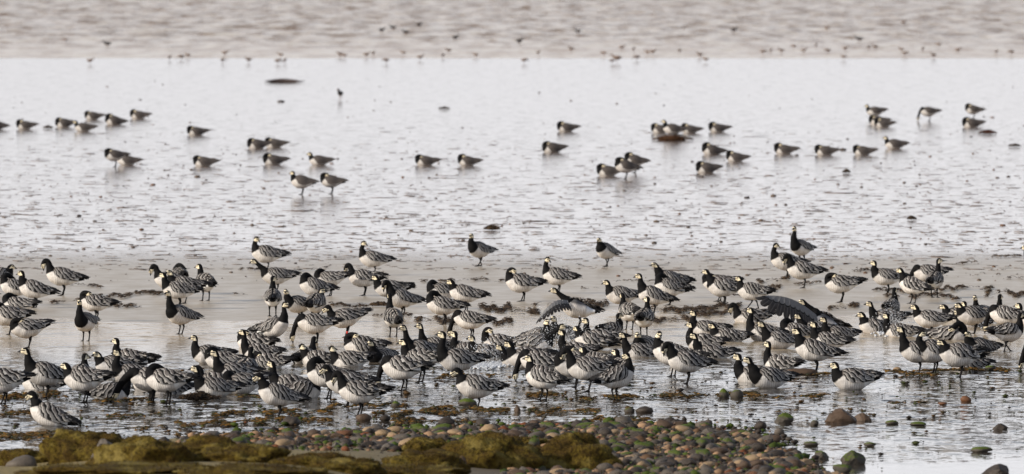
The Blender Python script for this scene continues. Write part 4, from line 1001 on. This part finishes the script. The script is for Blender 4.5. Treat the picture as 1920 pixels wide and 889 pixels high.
# distinct heaps of weed
def heap(px, py, w, h, label, cols=DARKW, n=420, name='seaweed_heap', cat='seaweed'):
    x, y = unproj(px, py); ppm = FPX / y; W, Hh = w / ppm / 2, h / ppm; rr = random.Random(int(px)); g = []
    vs, fs = stone_geo(int(px) % 50, 3, .35); vs = [(v[0], v[1], max(v[2], -.2)) for v in vs]
    g.append((vs, fs, (0, 0, 0), 0, (W * .62, W * .45, Hh * .55), cols[0]))
    for _ in range(n):
        a, b = rr.uniform(0, 6.3), math.sqrt(rr.random()); c = rr.choice(cols); j = rr.uniform(.6, 1.5)
        g.append((*LEAVES[rr.randrange(24)], (W * b * math.cos(a), W * .65 * b * math.sin(a), Hh * .75 * (max(0, 1 - b)) * rr.uniform(.3, 1.3) + rr.uniform(-.005, .008)), rr.uniform(0, 6.3), (1, 1, 1.5), tuple(q * j for q in c)))
    o = merged(name, g, M_WEED, sm=False); o.location = (x, y, 0); tag(o, label, cat); return o
heap(1262, 262, 76, 16, 'brown seaweed heap with geese resting around it on the far mud', [(.10, .045, .02), (.14, .07, .03), (.05, .03, .02)])
heap(372, 749, 74, 16, 'dark weed mound in the stream under a sitting goose at left')
heap(922, 430, 26, 9, 'small brown clump of weed alone on open mud, centre')
heap(1852, 250, 34, 7, 'red-brown weed clump at far right', [(.12, .04, .02), (.06, .025, .015)])
heap(1902, 274, 20, 4, 'thin dark scrap of weed close to the far right edge')
heap(1587, 323, 11, 5, 'tiny dark lump on the mud below the spaced row of sleepers')
heap(1710, 411, 12, 5, 'dark scrap on open mud above the right-hand geese')
heap(833, 204, 18, 3, 'faint flat scrap of weed on the far mud near the centre')
heap(90, 240, 15, 4, 'flat scrap of weed between two sleepers at far left')
heap(712, 0 + 573, 34, 5, 'flat brown weed patch behind the long necked goose')

# driftwood trunk far out
def drift():
    x, y = unproj(532, 154); vs, fs = [], []
    pts, rad = [], []
    for i in range(17):
        a = i / 16; pts.append(((a - .5) * 1.16, .15 * math.sin(a * 4), .018 + .020 * math.sin(a * math.pi) + .006 * noise.noise((a * 7, 0, 0)))); rad.append(.010 + .060 * math.sin(min(1, a * 1.02) * math.pi) ** .8)
    tube(vs, fs, pts, rad, 12)
    o = mk('driftwood', vs, fs, plain('driftwood_dark', (.05, .03, .025), .6, .4), loc=(x, y, 0)); o.rotation_euler = (0, 0, .06)
    v2, f2 = [], []; tube(v2, f2, [(.54, 0, .02), (.62, .05, .04), (.68, .02, .03)], [.016, .010, .004], 6)
    mk('branch', v2, f2, o.data.materials[0], o)
    tag(o, 'long dark driftwood trunk lying low on the far wet mud', 'driftwood')
drift()

# small lumps, worm casts and shell bits scattered over the mud
rg = random.Random(99); geos = []
tet = ([(1, 0, -.3), (-.5, .86, -.3), (-.5, -.86, -.3), (.1, 0, .8)], [(0, 1, 3), (1, 2, 3), (2, 0, 3), (0, 2, 1)])
for _ in range(2300):
    py = 125 + 400 * rg.random() ** .55; px = rg.uniform(-20, 1940)
    if noise.noise((px * .006, py * .02, 8)) < rg.uniform(-.45, .25): continue
    x, y = unproj(px, py); far_ = smooth(500, 150, py)
    s_ = min(.045, rg.lognormvariate(math.log(.010), .48)) * (1 + .5 * far_)
    c = rg.choice([(.10, .07, .05), (.16, .11, .075), (.07, .05, .04), (.20, .10, .05)])
    b_ = base[rg.randrange(8)] if s_ > .02 else tet
    geos.append((*b_, (x, y, -.018 + s_ * .2), rg.uniform(0, 6), (s_ * rg.uniform(1, 2.2), s_ * 1.5, s_ * .8), c))
# streaks of thin ridged mud just above the water film
for _ in range(3400):
    py = 230 + 275 * rg.random() ** .6
    if noise.noise((py * .16, 3.0, 1.0)) < rg.uniform(-.4, .1): continue
    px = rg.uniform(-20, 1940)
    x, y = unproj(px, py); L_ = rg.lognormvariate(math.log(.065), .6); 
    geos.append((*base[rg.randrange(8)], (x, y, -.0185), rg.uniform(-.3, .3), (min(L_, .4), .05 + L_ * .5, rg.uniform(.004, .009)), rg.choice([(.16, .105, .07), (.22, .15, .105), (.12, .08, .055)])))
tag(merged('mud_lumps', geos, colmat('mud_lump_mix', .6)), kind='stuff')

# ---------------------------------------------------------------- waders along the distant water's edge
M_WB = plain('wader_brown', (.24, .165, .12), .7, .35, 20); M_WW = plain('wader_pale', (.42, .36, .32), .7, .15, 20); M_WK = plain('wader_dark', (.03, .026, .025), .6, .2, 20)
M_WL = plain('wader_leg', (.16, .06, .035), .5, .1); M_WO = plain('wader_orange', (.45, .12, .02), .5, .1)
def wader(px, py, s_, hd, label, m1, m2, mbill, group=None, down=0.0, reuse=None):
    x, y = unproj(px, py)
    if reuse:
        o = copy_tree(reuse)
    else:
        vs, fs, = [], []
        P = [(-.12, 0, .005), (-.07, 0, .003), (-.02, 0, 0), (.04, 0, .005), (.075, 0, .025)]
        rr = [.010, .032, .045, .040, .024]
        if down: P += [(.10, 0, .02), (.125, 0, -.015), (.135, 0, -.03)]; rr += [.018, .019, .006]; hx, hz, bx, bz = .13, -.02, .145, -.085
        else: P += [(.088, 0, .05), (.105, 0, .072), (.128, 0, .074)]; rr += [.017, .021, .007]; hx, hz, bx, bz = .12, .073, .185, .062
        tube(vs, fs, P, rr, 10)
        mi = [0] * len(fs)
        n0 = len(fs)
        for sg in (-1, 1): tube(vs, fs, [(0, sg * .015, -.03), (-.008, sg * .015, -.07), (0, sg * .015, -.12)], [.008, .005, .005], 5)
        mi += [1] * (len(fs) - n0)
        o = mk('wader', vs, fs, [m1, M_WL])
        o.data.polygons.foreach_set('material_index', mi)
        v2, f2 = [], []; tube(v2, f2, [(hx, 0, hz), ((hx + bx) / 2, 0, (hz + bz) / 2), (bx, 0, bz)], [.007, .005, .003], 5); mk('bill', v2, f2, mbill, o)
        v2, f2 = [], []; tube(v2, f2, [(-.07, 0, -.018), (-.02, 0, -.022), (.035, 0, -.016)], [.018, .032, .026], 8); mk('belly', v2, f2, m2, o)
    o.location = (x, y, .118 * s_); o.rotation_euler = (0, 0, R(hd)); o.scale = (s_,) * 3
    tag(o, label, 'wading bird', group); return o
wader(638, 187, 1.55, 250, 'single black and white wader with orange bill on the far mud', M_WK, M_WW, M_WO)
wader(1156, 118, 1.55, 180, 'pied wader feeding at the distant water edge, right of centre', M_WB, M_WW, M_WK)
wader(1148, 119, .9, 200, 'tiny wader feeding against the front of a bigger pied one', M_WB, M_WW, M_WK, down=1)
BIGW = [(201, 86, 'leftmost'), (716, 60, ''), (737, 55, ''), (761, 64, ''), (786, 50, ''), (854, 74, ''), (974, 81, ''), (1083, 62, ''), (1376, 60, ''), (1611, 77, '')]
BL = ['dark wader in the brown waves, far left', 'leftmost of four dark waders in the waves left of the middle', 'second from left of four dark waders in the waves left of the middle',
      'third from left of four dark waders in the waves left of the middle', 'highest of four dark waders in the waves left of the middle', 'dark wader alone in the waves, left of the middle',
      'flat dark wader in the waves at the picture middle', 'dark wader alone in the waves, right of the middle', 'small dark wader alone high in the waves, right half', 'long dark wader in the waves, far right']
pb = None
for (px, py, _), lab in zip(BIGW, BL):
    o = wader(px, py, 1.35, 180 if px % 2 else 30, lab, M_WK, M_WB, M_WK, 'dark waders in the waves', reuse=pb); pb = pb or o
    o.location.z = .09
SM = [(122, 79), (169, 120), (318, 113), (340, 112), (352, 109), (422, 105), (417, 118), (466, 118), (526, 108), (521, 120), (534, 119), (637, 107), (645, 109), (687, 108), (700, 105), (724, 119), (756, 104), (788, 113),
      (830, 109), (841, 100), (892, 108), (983, 119), (1009, 104), (1071, 96), (1132, 105), (1166, 93), (1188, 96), (1194, 113), (1214, 103), (1224, 103), (1274, 99), (1312, 108), (1323, 117), (1431, 102), (1445, 99), (1465, 99), (1488, 91),
      (1507, 99), (1530, 89), (1552, 99), (1582, 112), (1585, 95), (1629, 92), (1641, 92), (1690, 97), (1697, 105), (1730, 96), (1750, 109), (1760, 88), (1796, 98), (1868, 102), (1896, 103), (1550, 57), (1694, 46), (1281, 56)]
ps = {}
for i, (px, py) in enumerate(SM):
    dn = i % 3 == 0; o = wader(px, py, .95 + .1 * (i % 2), [180, 10, 60, 200][i % 4], 'tiny brown wader standing along the distant water edge', M_WB, M_WW, M_WK, 'tiny waders along the distant water edge', dn, ps.get(dn)); ps.setdefault(dn, o)
    if py < 100: o.location.z = .10

# ---------------------------------------------------------------- splashing water
def spray_mat():
    s = NT('spray_drops'); s.out('Base Color', (.85, .87, .90, 1)); s.out('Roughness', .15); s.out('Transmission Weight', .35); s.out('IOR', 1.33); return s.m
M_DROP = spray_mat()
oct_ = ([(1, 0, 0), (-1, 0, 0), (0, 1, 0), (0, -1, 0), (0, 0, 1), (0, 0, -1)], [(0, 2, 4), (2, 1, 4), (1, 3, 4), (3, 0, 4), (2, 0, 5), (1, 2, 5), (3, 1, 5), (0, 3, 5)])
def spray(regs, seed):
    rr = random.Random(seed); V_, F_ = [], []
    for (px, py, w, h, n) in regs:
        for _ in range(n):
            up = abs(rr.gauss(0, .45)); qx = px + rr.gauss(0, .4) * w
            x, y = unproj(qx, py + rr.uniform(-8, 8)); z = up * h / (FPX / y); y -= rr.uniform(-.05, .45)
            s_ = min(.009, rr.lognormvariate(math.log(.0036), .45)); b = len(V_)
            V_ += [(x + v[0] * s_, y + v[1] * s_, z + v[2] * s_ * rr.uniform(.8, 1.6)) for v in oct_[0]]; F_ += [tuple(b + q for q in f) for f in oct_[1]]
    o = mk('water_spray', V_, F_, M_DROP); tag(o, kind='stuff')
spray([(1050, 650, 75, 55, 900), (1010, 665, 55, 50, 650), (1060, 640, 30, 60, 380), (900, 685, 45, 50, 650), (870, 660, 30, 40, 260), (1040, 610, 40, 30, 160), (950, 670, 25, 35, 180), (1110, 645, 45, 45, 220)], 4)
spray([(1675, 622, 30, 45, 650), (1655, 600, 25, 40, 200), (1840, 610, 18, 25, 120)], 9)
# foam and froth where the bathers beat the water
def froth(px, py, w, hh, seed, n):
    rr = random.Random(seed); V_, F_ = [], []
    for _ in range(n):
        x, y = unproj(px + rr.gauss(0, .33) * w, py + rr.gauss(0, .4) * hh); s_ = rr.uniform(.008, .028); b = len(V_)
        V_ += [(x + v[0] * s_, y + v[1] * s_ * 1.6, v[2] * s_ * .8) for v in oct_[0]]; F_ += [tuple(b + q for q in f) for f in oct_[1]]
    tag(mk('froth', V_, F_, M_DROP), kind='stuff')
froth(905, 686, 70, 6, 3, 420); froth(1048, 664, 60, 8, 5, 420); froth(1672, 624, 42, 6, 6, 260)
